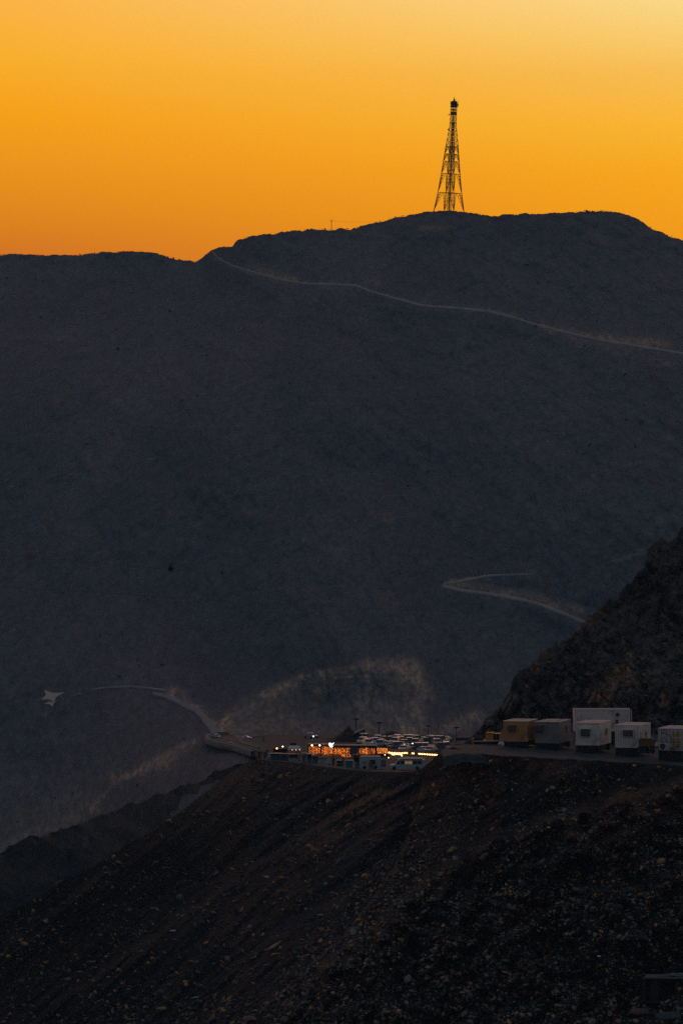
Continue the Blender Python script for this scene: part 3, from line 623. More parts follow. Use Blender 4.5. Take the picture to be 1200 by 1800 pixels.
#PART2
# ------------------------------------------------------------------ telecom mast on the ridge
MD = 2455.0; pm = MD / F                                  # metres per photo pixel there
mast = empty('lattice_tower', tuple(P3(788.7, 372.5, MD)), 0, label='tall tapering steel lattice telecom tower with a dark drum on top, standing on the ridge', cat='tower')
mast.rotation_euler = (0, R(2.7), 0)
PH = [R(16.8 + 90 * k) for k in range(4)]
prof = [(371, 27.9), (338.7, 22.0), (305, 17.3), (283, 14.6), (270, 13.0), (256.5, 11.3), (245, 9.6), (236, 8.4), (228, 7.2), (217, 5.9), (208, 5.7), (200, 5.7), (193, 5.7), (187, 5.7)]
def ml(k, y, r=None, f=1.0):
    rr_ = np.interp(-y, [-p[0] for p in prof], [p[1] for p in prof]) if r is None else r
    return Vector((math.cos(PH[k]) * rr_ * f * pm, math.sin(PH[k]) * rr_ * f * pm, (372.5 - y) * pm))
for k in range(4):
    b = MB()
    for (ya, ra), (yb, rb) in zip(prof[:-1], prof[1:]): b.bar(ml(k, ya), ml(k, yb), .17 if ya > 250 else .13)
    b.bar(ml(k, 371) - Vector((0, 0, 1.2)), ml(k, 371), .3)
    b.build('leg', M['steel'], mast)
for k in range(4):
    j = (k + 1) % 4; br = MB()
    for n_, ((ya, ra), (yb, rb)) in enumerate(zip(prof[:-1], prof[1:])):
        a, b_, c, d = ml(k, ya), ml(j, ya), ml(k, yb), ml(j, yb); mt_ = (c + d) / 2; th = .095 if ya > 250 else .075
        if n_ < 5:
            for low, top_ in ((a, c), (b_, d)):               # trussed corner triangles, inverted V with secondary lacing
                q = top_.lerp(mt_, .62 if n_ < 2 else 1.0); br.bar(low, q, th * 1.1)
                q2 = top_.lerp(mt_, .33 if n_ < 2 else .5); br.bar(low, q2, th * .8)
                for t in (.3, .5, .68, .84):
                    l1 = low.lerp(top_, t); m1 = low.lerp(q2, t + .08); r1 = low.lerp(q, t); br.bar(l1, m1, .06); br.bar(m1, r1, .06); br.bar(l1, low.lerp(q2, t - .1), .05)
        else:
            br.bar(a, d, th); br.bar(b_, c, th)
    br.build('bracing', M['steel'], mast)
for yb, rb in prof[1:]:
    ring = MB()
    for k in range(4): ring.bar(ml(k, yb), ml((k + 1) % 4, yb), .11 if yb > 250 else .07)
    ring.build('ring_beam', M['steel'], mast)
core = MB()
for k in range(4):
    for ya in range(368, 216, -8):
        rr_ = np.interp(ya, [200, 371], [2.3, 4.2]); r2 = np.interp(ya - 8, [200, 371], [2.3, 4.2]); j = (k + 1) % 4
        core.bar(ml(k, ya, rr_), ml(k, ya - 8, r2), .07); core.bar(ml(k, ya, rr_), ml(j, ya - 8, r2), .035); core.bar(ml(k, ya, rr_), ml(j, ya, rr_), .05); core.bar(ml(j, ya, rr_), ml(k, ya - 8, r2), .05)
core.bar(ml(0, 371, 0), ml(0, 190, 0), .16, 6); core.bar(ml(1, 371, 2), ml(1, 200, 2), .1); core.build('cable_ladder', M['steel'], mast)
for y0, r_, h in ((200.5, 6.4, 2.2), (193, 6.2, .8), (216, 6.2, .7), (305, 17.2, .25), (338.6, 21.8, .25), (187.5, 7, .8)):
    b = MB()
    b.lathe([(r_ * pm * .5, (372.5 - y0) * pm - h * .1), (r_ * pm * .9 if r_ < 10 else r_ * pm * .35, (372.5 - y0) * pm), (r_ * pm * .9 if r_ < 10 else r_ * pm * .35, (372.5 - y0) * pm + h * .5), (r_ * pm * .4, (372.5 - y0) * pm + h * .55)], 4); b.build('platform', M['steel'], mast)
b = MB(); b.lathe([(5.2 * pm, 184.8 * pm), (6.0 * pm, 187 * pm), (6.0 * pm, 193.8 * pm), (5.0 * pm, 195.2 * pm), (1.8 * pm, 196.2 * pm)], 12); b.build('antenna_drum', M['black'], mast)
b = MB(); b.lathe([(1.5 * pm, 195.4 * pm), (1.7 * pm, 198 * pm), (.8 * pm, 199.6 * pm), (.5 * pm, 202.2 * pm), (.15 * pm, 203 * pm)], 8); b.build('beacon', M['black'], mast)
for sx, h in ((-6.4, 4.5), (7.2, 5.0), (3.2, 7.5)):
    b = MB(); b.bar((sx * pm, 0, 190 * pm), (sx * pm, 0, (192 + h) * pm), .09); b.build('whip_antenna', M['steel'], mast)
b = MB(); b.box(6.2 * pm, 7.8 * pm, -.5, .5, 186.5 * pm, 191 * pm); b.build('panel_antenna', M['black'], mast)
for sx, y0 in ((-8.0, 201.0), (-7.9, 227.0)):
    b = MB(); Mx = Matrix.Rotation(R(90), 4, 'Y') @ Matrix.Rotation(R(20), 4, 'X'); b.lathe([(.05, -.25), (.30, -.18), (.34, .1), (.30, .12)], 12, (sx * pm, 0, (372.5 - y0) * pm), Mx)
    b.bar((sx * pm, 0, (372.5 - y0) * pm), (sx * pm * .62, 0, (372.5 - y0) * pm), .07); b.build('dish_antenna', M['black'], mast)

# utility pole on the left shoulder of the ridge, with its line
up = empty('utility_pole', tuple(P3(582.5, 403, 2515)), 0, label='small wooden utility pole with a crossarm on the ridge left of the tower', cat='pole'); ps = 2515 / F
MB().bar((0, 0, -.5), (0, 0, 16.5 * ps), .15, 6).build('pole', M['steel'], up); MB().bar((-3 * ps, 0, 15.8 * ps), (3 * ps, 0, 15.8 * ps), .12).build('crossarm', M['steel'], up)
w = MB(); pa = Vector(P3(585, 388.3, 2515)); pb = Vector(P3(694, 388, 2485)); prv = pa
for i in range(1, 17):
    q = pa.lerp(pb, i / 16); q.z -= .4 * math.sin(math.pi * i / 16); w.bar(prv, q, .028, 3); prv = q
w.build('overhead_wire', M['steel'], None, label='thin wire running right from the ridge pole into the hilltop', cat='wire')

# two long cables over the valley and the trolley riding the upper one
def cable(a, b, sag, r, **k):
    w = MB(); prv = Vector(a)
    for i in range(1, 41):
        t = i / 40; q = Vector(a).lerp(Vector(b), t); q.z -= sag * 4 * t * (1 - t); w.bar(prv, q, r, 3); prv = q
    return w.build('zip_line_cable', M['void'], None, **k)
def msurf(px, py): return P3(px, py, float(mountain_D(np.array([float(px)]), np.array([float(py)]))[0]))
cable(P3(-900, 962, 620), msurf(860, 1078), 1.0, .028, label='lower of two faint cables slanting across the valley on the left', cat='cable')
cable(P3(-900, 905, 620), msurf(770, 1045), -.5, .022, label='upper of two faint cables crossing the valley, carrying the black trolley', cat='cable')
tp = P3(300, 1000, 1000); tr = empty('zip_line_trolley', tuple(tp), 0, label='tiny black rounded trolley hanging alone in the air over the left valley', cat='trolley')
b = MB(); b.lathe([(.12, -.42), (.33, -.32), (.42, -.08), (.40, .15), (.25, .34), (.1, .4)], 8); b.build('pod', M['void'], tr, smooth=True)
b = MB(); b.bar((0, 0, .3), (.15, 0, .75), .05); b.lathe([(.1, -.04), (.14, 0), (.1, .04)], 8, (.15, 0, .8), Matrix.Rotation(R(90), 4, 'X')); b.build('hanger', M['black'], tr)

# ------------------------------------------------------------------ cabins on the terrace
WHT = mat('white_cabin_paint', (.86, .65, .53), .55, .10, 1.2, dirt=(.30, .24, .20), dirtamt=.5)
GRY = mat('grey_cabin_paint', (.27, .21, .185), .6, .12, 1.2, dirt=(.12, .10, .09), dirtamt=.4)
OCH = mat('ochre_cabin_paint', (.62, .275, .085), .6, .12, 1.2, dirt=(.20, .12, .05), dirtamt=.5)
OFF = mat('weathered_white_paint', (.58, .46, .40), .7, .15, 1.5, dirt=(.20, .11, .06), dirtamt=.9)
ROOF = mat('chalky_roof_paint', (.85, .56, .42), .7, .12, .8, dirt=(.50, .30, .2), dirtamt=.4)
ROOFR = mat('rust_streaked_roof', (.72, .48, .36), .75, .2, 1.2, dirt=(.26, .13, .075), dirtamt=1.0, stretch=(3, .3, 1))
DARK = mat('dark_stand_steel', (.02, .018, .017), .8, .2, 1)
GLS = mat('dark_glass', (.02, .023, .028), .15, .1, 1, spec=.6)
ACM = mat('air_conditioner_casing', (.05, .048, .047), .6, .2, 2)
RUST = mat('rusty_orange_paint', (.22, .075, .02), .75, .3, 1.4, dirt=(.06, .025, .012), dirtamt=.7)
YEL = mat('machine_yellow', (.55, .25, .02), .55, .2, 2.0, dirt=(.12, .06, .02), dirtamt=.5)
def corrug(mb, x0, x1, z0, z1, yf, amp, pitch, axis='x', outward=-1):
    """corrugated sheet: x range (or y range when axis='y'), standing at yf"""
    n = int((x1 - x0) / pitch); pts = []
    for i in range(n):
        a = x0 + (x1 - x0) * i / n; w = (x1 - x0) / n
        pts += [(a, 0), (a + w * .32, 0), (a + w * .5, amp), (a + w * .82, amp)]
    pts.append((x1, 0)); vs = []
    for z in (z0, z1):
        for p, q in pts: vs.append((p, yf + outward * q, z) if axis == 'x' else (yf - outward * q, p, z))
    m_ = len(pts); mb.add(vs, [(i, i + 1, m_ + i + 1, m_ + i) for i in range(m_ - 1)])
def cabin(px, pyt, pyb, wd, dp, rz, wallm, roofm, label, rib=.28, amp=.05, ac=None, D=665.0, ground=None, mark=None, sidevent=None, legs=True, opening=None):
    """px,pyt,pyb: front left corner (left, top, bottom) in the photo"""
    s = D / F; hgt = (pyb - pyt) * s; loc = P3(px, pyb, D); c = empty('portable_cabin', tuple(loc), rz, label=label, cat='cabin', group='portable cabins parked in a row on the terrace')
    b = MB(); g = .06
    b.box(.03, wd - .03, .08, dp - .03, .05, hgt - .04)
    corrug(b, .08, wd - .08, .1, hgt - .12, .06, amp, rib); corrug(b, .08, dp - .08, .1, hgt - .12, wd - .06, amp, rib, 'y', -1)
    b.build('wall', wallm, c)
    for x in (0, wd - .12):
        for y in (0, dp - .12): MB().box(x, x + .12, y, y + .12, 0, hgt).build('corner_post', wallm, c)
    b = MB(); b.box(.12, wd - .12, -.005, .07, 0, .12); b.box(.12, wd - .12, -.005, .07, hgt - .12, hgt); b.box(wd - .07, wd + .005, .12, dp - .12, 0, .12); b.box(wd - .07, wd + .005, .12, dp - .12, hgt - .12, hgt); b.build('frame_rail', wallm, c)
    b = MB(); b.box(-.04, wd + .04, -.05, dp + .04, hgt + .002, hgt + .06)
    for i in range(1, 6): b.box(.05, wd - .05, dp * i / 6 - .04, dp * i / 6 + .04, hgt + .06, hgt + .085)
    b.build('roof', roofm, c, bevel=.01)
    if ac:
        x0, x1, y0, y1 = [(ac[0] - px) * s, (ac[1] - px) * s, hgt - (ac[3] - pyt) * s, hgt - (ac[2] - pyt) * s]
        a_ = MB().box(x0, x1, -.5, -.05, y0, y1).build('air_conditioner', ACM, c, bevel=.02)
        gr = MB()
        for i in range(7): zz = y0 + .06 + (y1 - y0 - .12) * i / 6; gr.box(x0 + .04, x1 - .04, -.53, -.502, zz - .012, zz + .012)
        gr.build('grille', GRY, a_)
        MB().box(x0 - .06, x1 + .06, -.62, -.02, y1 + .01, y1 + .06).build('hood', wallm, a_)
        fr = MB(); fr.bar((x0 + .05, -.5, y0 - .02), (x0 + .05, -.06, y0 - .35), .02); fr.bar((x1 - .05, -.5, y0 - .02), (x1 - .05, -.06, y0 - .35), .02); fr.box(x0 - .03, x1 + .03, -.52, -.05, y0 - .04, y0 - .003); fr.build('bracket', DARK, a_)
    if sidevent:
        z1 = hgt - sidevent[1]; b = MB().box(wd + .06, wd + .09, sidevent[0], sidevent[0] + sidevent[2], z1 - sidevent[3], z1); b.build('vent', GRY, c)
    if mark:     # two strokes meeting: the small Y-like mark stencilled on the side
        y_, z_ = mark; b = MB(); xx = wd + .08
        b.bar((xx, y_, z_ + .5), (xx, y_ + .35, z_ + .12), .045); b.bar((xx, y_ + .7, z_ + .5), (xx, y_ + .35, z_ + .12), .045); b.bar((xx, y_ + .35, z_ + .12), (xx, y_ + .35, z_ - .28), .045); b.build('marking', DARK, c)
    if opening: opening(c, wd, dp, hgt)
    if legs:
        base = terZ(loc[0]) - loc[2]
        for x in (.05, wd / 2 - .15, wd - .4):
            for y in (.1, dp - .5): MB().box(x, x + .32, y, y + .35, base - .1, -.004).build('block_support', DARK, c)
        MB().box(.42, wd - .42, .06, dp - .1, base + .02, -.003).build('undercarriage', DARK, c)
    return c
A15 = R(-15.5)
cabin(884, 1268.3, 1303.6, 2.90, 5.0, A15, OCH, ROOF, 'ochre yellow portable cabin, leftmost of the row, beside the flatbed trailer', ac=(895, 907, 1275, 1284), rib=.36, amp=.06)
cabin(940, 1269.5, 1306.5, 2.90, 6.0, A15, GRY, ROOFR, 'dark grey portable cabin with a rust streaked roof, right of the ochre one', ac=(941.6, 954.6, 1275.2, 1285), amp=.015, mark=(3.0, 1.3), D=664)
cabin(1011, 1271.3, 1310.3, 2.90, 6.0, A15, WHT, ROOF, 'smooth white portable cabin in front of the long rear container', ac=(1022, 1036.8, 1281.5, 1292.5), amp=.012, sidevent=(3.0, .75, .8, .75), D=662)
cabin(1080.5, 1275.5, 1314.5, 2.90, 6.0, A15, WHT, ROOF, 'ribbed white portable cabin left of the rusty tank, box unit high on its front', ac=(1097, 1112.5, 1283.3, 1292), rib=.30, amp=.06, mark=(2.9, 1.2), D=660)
def door5(c, wd, dp, hgt):
    for i in range(2):
        x0 = .16 + i * (wd - .3) / 2; d = MB().box(x0, x0 + (wd - .3) / 2 - .05, -.04, .0, .16, hgt - .16).build('door', OFF, c, bevel=.01)
        lb = MB()
        for k in (.3, .85): lb.bar((x0 + k, -.09, .2), (x0 + k, -.09, hgt - .2), .025, 6); lb.box(x0 + k - .02, x0 + k + .32, -.10, -.07, hgt * .38, hgt * .38 + .05)
        lb.build('lock_bar', RUST, d)
        pn = MB()
        for zz in (.3, .95, 1.6): pn.box(x0 + .12, x0 + 1.15, -.055, -.041, zz, zz + .5)
        pn.build('door_panel', OCH if i == 1 else OFF, d)
    h = MB(); prv = Vector((.4, -.12, hgt - .45))
    for q in ((.8, -.13, hgt - .5), (1.3, -.13, hgt - .68), (1.55, -.13, hgt - 1.0), (1.6, -.13, hgt - 1.7)): h.bar(prv, q, .025, 5); prv = Vector(q)
    h.build('cable', DARK, c)
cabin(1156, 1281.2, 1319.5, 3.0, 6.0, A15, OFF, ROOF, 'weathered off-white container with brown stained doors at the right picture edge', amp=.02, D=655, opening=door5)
# long container behind, raised on the bank
rc = cabin(1009, 1248.0, 1286, 6.7, 2.5, R(2), WHT, ROOF, 'long ribbed pale container standing behind and above the front row of cabins', rib=.28, amp=.07, D=681, legs=False)
rc.name = 'storage_container'; MB().box(.1, 6.5, .2, 2.3, -2.2, -.003).build('plinth', DARK, rc)
b = MB(); b.box(5.0, 5.35, -.28, -.08, 1.85, 2.2); b.build('floodlight', DARK, rc)
b = MB(); b.box(4.95, 5.25, -.09, -.06, .95, 1.4); b.build('vent', GLS, rc)
b = MB(); b.bar((1.5, -.15, 0.5), (1.75, -.15, 1.3), .05); b.box(1.65, 1.95, -.2, -.1, 1.2, 1.5); b.build('satellite_bracket', DARK, rc)
b = MB(); b.bar((6.85, 0, -2.4), (6.85, 0, 2.62), .06); b.build('downpipe', WHT, rc)

# split air conditioner condenser on its stand, tank on a trailer between the last two cabins
s_ = 655 / F
co = empty('condenser_unit', tuple(P3(1157, 1320, 652)), R(-8), label='square outdoor condenser with round fan guard standing before the stained container doors', cat='condenser')
MB().box(0, 1.05, 0, .4, .1, .88).build('casing', OFF, co, bevel=.02)
MB().lathe([(.33, -.02), (.33, .0)], 20, (.46, -.012, .5), Matrix.Rotation(R(90), 4, 'X')).build('fan', M['void'], co)
fg_ = MB()
for k in range(4):
    for i in range(20):
        t0, t1 = 2 * math.pi * i / 20, 2 * math.pi * (i + 1) / 20; r_ = .08 + .08 * k; fg_.bar((.46 + r_ * math.cos(t0), -.05, .5 + r_ * math.sin(t0)), (.46 + r_ * math.cos(t1), -.05, .5 + r_ * math.sin(t1)), .008, 3)
fg_.bar((.08, -.05, .5), (.84, -.05, .5), .01, 3); fg_.bar((.46, -.05, .12), (.46, -.05, .88), .01, 3); fg_.build('fan_guard', GRY, co)
b = MB()
for x in (.1, .9): b.bar((x, .05, .12), (x, .05, -.9), .03); b.bar((x, .35, .12), (x, .35, -.9), .03)
b.build('stand', DARK, co)
tk = empty('fuel_tank', tuple(P3(1122, 1318, 655)), R(-12), label='rust brown box shaped fuel tank on a low trailer between two white cabins', cat='tank')
b = MB(); b.prism([(0, .35), (0, 1.15), (.15, 1.3), (1.55, 1.3), (1.75, 1.1), (1.75, .35)], 0, 1.4); b.build('tank_body', RUST, tk, bevel=.03)
b = MB(); b.box(-.1, 2.6, -.05, 1.4, .2, .3); b.box(-.1, .0, -.05, .05, -.4, .2); b.box(2.5, 2.6, -.05, .05, -.4, .2); b.build('trailer_frame', DARK, tk)
b = MB(); b.prism([(1.85, .42), (1.85, .7), (2.05, .85), (2.3, .6), (2.2, .42)], .1, .6); b.build('sack', WHT, tk)
for x in (.5, 1.6):
    Mx = Matrix.Rotation(R(90), 4, 'X'); MB().lathe([(.32, -.1), (.34, 0), (.32, .1)], 14, (x, -.05, -.12), Mx).build('wheel', M['black'], tk)
# flatbed with yellow machine at the left end of the row
fb = empty('flatbed_trailer', tuple(P3(833, 1313.5, 668)), R(4), label='black flatbed trailer parked left of the ochre cabin, carrying the yellow machine', cat='trailer')
w_ = 3.1
b = MB(); b.box(0, w_, 0, 2.0, .62, .78); b.build('bed', ROOF, fb, bevel=.02)
b = MB(); b.box(.04, w_ - .04, .02, 1.98, .1, .615); b.box(-.06, .0, 0, 2.0, .3, 1.0); b.build('skirt', M['black'], fb)
b = MB(); b.box(0, 1.0, -.04, .0, .8, 1.05); b.box(-.02, 1.1, .0, 1.2, .79, .98); b.build('side_board', M['black'], fb)
for x in (.5, 1.3, 2.3, 2.8): MB().lathe([(.30, -.12), (.33, 0), (.30, .12)], 14, (x, -.02, .2), Matrix.Rotation(R(90), 4, 'X')).build('wheel', M['void'], fb)
ym = empty('compressor', tuple(P3(852, 1301.8, 668.6)), R(-8), label='yellow orange compressor with an open dark bay standing on the black flatbed', cat='compressor')
b = MB(); b.prism([(0, 0), (0, .78), (.12, .92), (1.0, .92), (1.02, 0)], .1, 1.3); b.build('engine_cover', YEL, ym, bevel=.03)
b = MB(); b.box(1.04, 1.62, .15, 1.2, .05, .72); b.build('bay', M['void'], ym)
b = MB(); b.box(1.0, 1.75, .05, 1.3, .74, .82); b.box(1.28, 1.36, .04, .12, .0, .74); b.box(1.66, 1.75, .04, .12, 0, .74); b.build('canopy', YEL, ym)
b = MB(); b.bar((.5, .6, .9), (.5, .6, 1.15), .05, 6); b.build('exhaust', M['black'], ym)
sk_ = MB(); v, f = rock_shape(np.random.default_rng(3), 2, 4); sk_.add([Vector(q) * .42 * Vector((1, 1, 1)).length / 1.73 for q in v * np.array([.8, .8, 1.3])], [tuple(q) for q in f])
o = sk_.build('rubble_sack', WHT, None, smooth=True, label='small white sack slumped at the foot of the ochre cabin', cat='sack'); o.location = P3(880.5, 1308.5, 662)

# low rail and pale barrier at the left end of the terrace
rl_ = empty('guard_rail', tuple(L(800, 1307)), 0, label='dark low rail between the water tank and the flatbed trailer', cat='rail')
b = MB(); b.box(0, 4.3, 0, .12, .6, 1.3); b.build('beam', M['black'], rl_)
for x in (.1, 2.1, 4.1): MB().box(x, x + .1, .12, .22, -.4, 1.3).build('post', M['black'], rl_)
o = MB().box(0, 4.4, 0, .5, -.3, .32).build('concrete_barrier', M['kerb'], None, bevel=.03, label='long pale concrete barrier lying under the dark rail', cat='barrier'); o.location = L(799, 1310.5)

# ------------------------------------------------------------------ concrete culvert, bottom right corner
CON = mat('rough_concrete', (.17, .145, .125), .9, .3, 2.0, dirt=(.08, .06, .05), bump=.5)
cv = empty('culvert', tuple(P3(1129, 1757, 588)), R(-6), label='half buried concrete culvert with a dark mouth and a pale slab top, bottom right corner', cat='culvert')
s_ = 588 / F
b = MB(); b.box(.25, 6.5, -.15, 3.0, 2.12, 2.28); b.build('top_slab', CON, cv, bevel=.03)
b = MB(); b.box(0, .28, -.1, 3.0, -.4, 2.11); b.box(.28, 6.4, 2.4, 3.0, -.4, 2.11); b.build('wall', M['black'], cv)  # inner walls blackened: the mouth's shade is put into their colour
b = MB(); b.box(.8, 1.6, .3, .6, -.3, 2.1); b.build('pier', mat('shaded_concrete', (.035, .026, .02), .9, .3, 2.0), cv)  # pier colour darkened so it sinks into the shade of the mouth
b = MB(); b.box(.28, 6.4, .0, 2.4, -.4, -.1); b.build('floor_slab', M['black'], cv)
rr2 = np.random.default_rng(8); dv, df, base_ = [], [], 0
for i in range(26):
    v, f = rock_shape(rr2, 1, 7); x = 1.6 + 3.2 * rr2.random(); r_ = .12 + .22 * rr2.random(); v = v * r_ * np.array([1.7, 1, .6]) + [x, .3 + 1.2 * rr2.random(), 2.34 + .09 * (x - 1.2)]
    dv.append(v); df.append(f + base_); base_ += len(v)
o = raw_mesh('rubble_heap', np.concatenate(dv), np.concatenate(df), M['rock'], attrs={'tint': np.tile(np.array([.24, .18, .16]), (base_, 1))}); o.location = cv.location; o.rotation_euler = cv.rotation_euler
props(o, label='pale broken rubble piled on the culvert slab at the right edge', cat='rubble', kind='stuff')
#PART3
# ------------------------------------------------------------------ the car park: stalls, terrace lights, vehicles, people
PX = lambda D: D / F                                            # metres per photo pixel
BULB = emis('amber_bulb', (1, .28, .04), 2.4); BULBD = emis('dim_amber_bulb', (1, .22, .03), 1.0); FEST = emis('festoon_bulb', (1, .72, .26), 5.0); WLAMP = emis('white_lamp', (1, .93, .72), 9.0); SIGNW = emis('lit_sign', (.85, .93, 1), 2.6)
HEADL = emis('headlight_on', (1, .88, .55), 7.0); TAILL = emis('tail_light_on', (1, .05, .03), 1.6); OLAMP = emis('orange_lamp', (1, .55, .15), 5.0); LITW = emis('lit_window', (1, .62, .25), .12)
TEAL = mat('teal_sheet', (.025, .085, .085), .6, .25, 1.5); TAN = mat('tan_canvas', (.75, .46, .33), .85, .12, 1.2); DKR = mat('dark_red_canvas', (.10, .02, .03), .8, .3, 1.2); BRN = mat('brown_board', (.10, .06, .04), .8, .3, 1.2)
CREAM = mat('cream_panel', (.38, .34, .30), .7, .2, 1.5); PINK = mat('faded_pink_cloth', (.26, .13, .14), .9, .2, 2); BLUEG = mat('blue_grey_panel', (.12, .14, .17), .7, .3, 1.5)
def glow_lamp(name, loc, energy, col, rad=.3):
    l = bpy.data.lights.new(name, 'POINT'); l.energy = energy; l.color = col; l.shadow_soft_size = rad; o = bpy.data.objects.new(name, l); COL.objects.link(o); o.location = loc; return o

# restaurant facade behind curtains of string lights
RS = empty('restaurant', tuple(L(541, 1333)), R(-3), label='long dark restaurant front glowing with curtains of amber string lights under a white lit logo', cat='restaurant')
s = PX(lotD(1333)); base = 1333
def rx(px): return (px - 541) * s
def rz_(py): return (base - py) * s
b = MB(); b.box(rx(541), rx(661), 3.4, 3.6, 0, rz_(1311)); b.box(rx(541), rx(542.5), -.1, 3.4, 0, rz_(1311)); b.box(rx(660), rx(661), .2, 3.4, 0, rz_(1311)); b.build('wall', BRN, RS)
b = MB(); b.box(rx(540.5), rx(584), -.3, 3.9, rz_(1311.3), rz_(1308.5)); b.box(rx(584.5), rx(662), .0, 3.9, rz_(1314.5), rz_(1310.5)); b.build('roof', M['black'], RS)
b = MB(); b.box(rx(566), rx(578), -.35, -.31, rz_(1309.2), rz_(1308.4)); b.build('light_strip', mat('pale_strip', (.5, .5, .55), .5), RS)
b = MB(); b.box(rx(614.5), rx(628), -.3, -.2, rz_(1326), rz_(1312.5)); b.build('screen', TEAL, RS)
for px_ in (541, 563, 585, 607, 629, 651, 660): MB().box(rx(px_), rx(px_) + .2, -.2, -.02, 0, rz_(1311.4)).build('post', M['black'], RS)
rs = np.random.default_rng(2)
for i in range(46):
    px_ = 543 + i * 2.55
    top = 1312.3 if px_ < 586 else 1314.8 + rs.uniform(-.5, 1.5); bot = 1327.5 if px_ < 600 else 1332 if px_ < 612 else (1331.5 if px_ < 626 else 1326.5)
    if 616 < px_ < 625: continue
    top += rs.uniform(-.3, 1.6); bot -= rs.uniform(0, 2.0); b = MB(); n = int((bot - top) / .95)
    for k in range(n):
        if rs.random() < .15: continue
        y_ = top + (bot - top) * (k + rs.uniform(.2, .8)) / n; x_ = px_ + rs.uniform(-.8, .8)
        b.ball((rx(x_), -.25 + rs.uniform(0, 1.6), rz_(y_)), rs.uniform(.026, .062), 5, 4)
    x_ = rx(px_); b.bar((x_, .3, rz_(bot)), (x_, .3, rz_(top)), .008, 3)
    b.build('string_light', BULB if rs.random() < .5 else BULBD, RS)
b = MB(); b.box(rx(553), rx(566), -.9, -.5, rz_(1325.8), rz_(1324.4)); b.box(rx(566), rx(585), -.9, -.5, rz_(1328.6), rz_(1327.6)); b.box(rx(567), rx(575), -1.1, -.9, rz_(1330.6), rz_(1329.3)); b.build('counter', CREAM, RS)
for px_ in (548.5, 562.0):
    b = MB(); b.ball((rx(px_), -.5, rz_(1310.3)), .13, 10, 7); b.build('wall_lamp', WLAMP, RS)
# logo: a swooping stroke over two stacked bars, lit white
lg = MB()
def stroke(pts, w):
    for (x0, y0), (x1, y1) in zip(pts[:-1], pts[1:]): lg.bar((rx(x0), -.55, rz_(y0)), (rx(x1), -.55, rz_(y1)), w, 6)
stroke([(578.6, 1306.2), (579.4, 1310.5), (580.5, 1312.6), (583.5, 1312.8), (585, 1311)], .07); stroke([(579, 1306.4), (582.2, 1306.6), (582.0, 1308.8), (579.3, 1309.2)], .065); stroke([(582, 1308.8), (584.6, 1308), (587, 1305.6)], .07); stroke([(580, 1310.8), (584, 1310.2)], .06)
lg.build('logo_sign', SIGNW, RS)
for px_, yy in ((552, 1320), (572, 1321), (600, 1323), (640, 1322)):
    q = RS.matrix_basis @ Vector((rx(px_), 1.2, rz_(yy))); glow_lamp('string_light_glow', q, 70, (1, .38, .08), .6)

# second bay with orange lights, red brown awning and yellow festoon row
AW = empty('awning_stall', tuple(L(661, 1332)), 0, label='red brown awning with a slanting row of bright yellow bulbs, right of the restaurant', cat='stall'); s = PX(lotD(1332)); base = 1332
def ax(px): return (px - 661) * s
b = MB(); b.add([(ax(662), 2.2, rz_(1315)), (ax(790 - 14), 2.2, rz_(1324)), (ax(778), -.4, rz_(1334)), (ax(684), -.4, rz_(1327)), (ax(662), -.4, rz_(1318))], [(0, 1, 2, 3, 4)])
b.build('awning', mat('red_brown_awning', (.16, .05, .02), .8, .3, .8), AW)
for px_, yt in ((663, 1316), (690, 1327), (720, 1329), (750, 1331), (772, 1333)): MB().bar((ax(px_), -.3, -.3), (ax(px_), -.3, rz_(yt) - .06), .05, 6).build('post', M['black'], AW)
b = MB(); b.box(ax(662), ax(684), 2.3, 2.5, 0, rz_(1315)); b.build('back_wall', BRN, AW)
for i in range(9):
    px_ = 663.5 + i * 2.0; b = MB()
    for k in range(9):
        if rs.random() < .25: continue
        b.ball((ax(px_ + rs.uniform(-.7, .7)), -.4 - rs.uniform(0, .5), rz_(1315.5 + k * 1.05 + rs.uniform(-.3, .3))), rs.uniform(.03, .065), 5, 4)
    b.bar((ax(px_), -.35, rz_(1325)), (ax(px_), -.35, rz_(1315)), .008, 3); b.build('string_light', BULB, AW)
FS = empty('festoon_lights', tuple(L(682, 1332)), 0, label='bright yellow festoon of bulbs running along the edge of the red brown awning', cat='lights')
def fx_(px): return (px - 682) * s
bl = []
for i in range(30):
    t = i / 29; px_ = 683 + 85 * t
    if .41 < t < .45 or .55 < t < .60: continue
    bl.append((px_, 1322.6 + 1.2 * math.sin(t * 9) * (t < .35) + 5.4 * max(0, t - .15) ** 1.2))
for k in range(9): bl.append((688.5 + k * 2.0, 1325.4 + .5 * math.sin(k)))
bl.append((706, 1328))
for px_, py_ in bl:
    b = MB(); b.lathe([(.01, -.17), (.085, -.10), (.085, .04), (.03, .13), (.02, .17)], 6, (fx_(px_), -1.0, rz_(py_))); b.build('bulb', FEST, FS)
b = MB()
for (x0, y0), (x1, y1) in zip(bl[:26], bl[1:27]): b.bar((fx_(x0), -1.0, rz_(y0 - .7)), (fx_(x1), -1.0, rz_(y1 - .7)), .012, 3)
b.build('cord', M['black'], FS)
for px_, py_, en in ((655, 1312, 16), (684, 1311, 18), (712, 1316, 22), (740, 1316, 20), (760, 1312, 18)): glow_lamp('added_car_park_glow', L(px_, py_) + Vector((0, -1, 2.6)), en, (1, .55, .2), .4)  # lamps without fixtures, added as warm spill over the parked cars
for px_ in (690, 715, 745, 765): glow_lamp('festoon_glow', L(px_, 1330) + Vector((0, -1.5, .6)), 36, (1, .60, .18), .5)

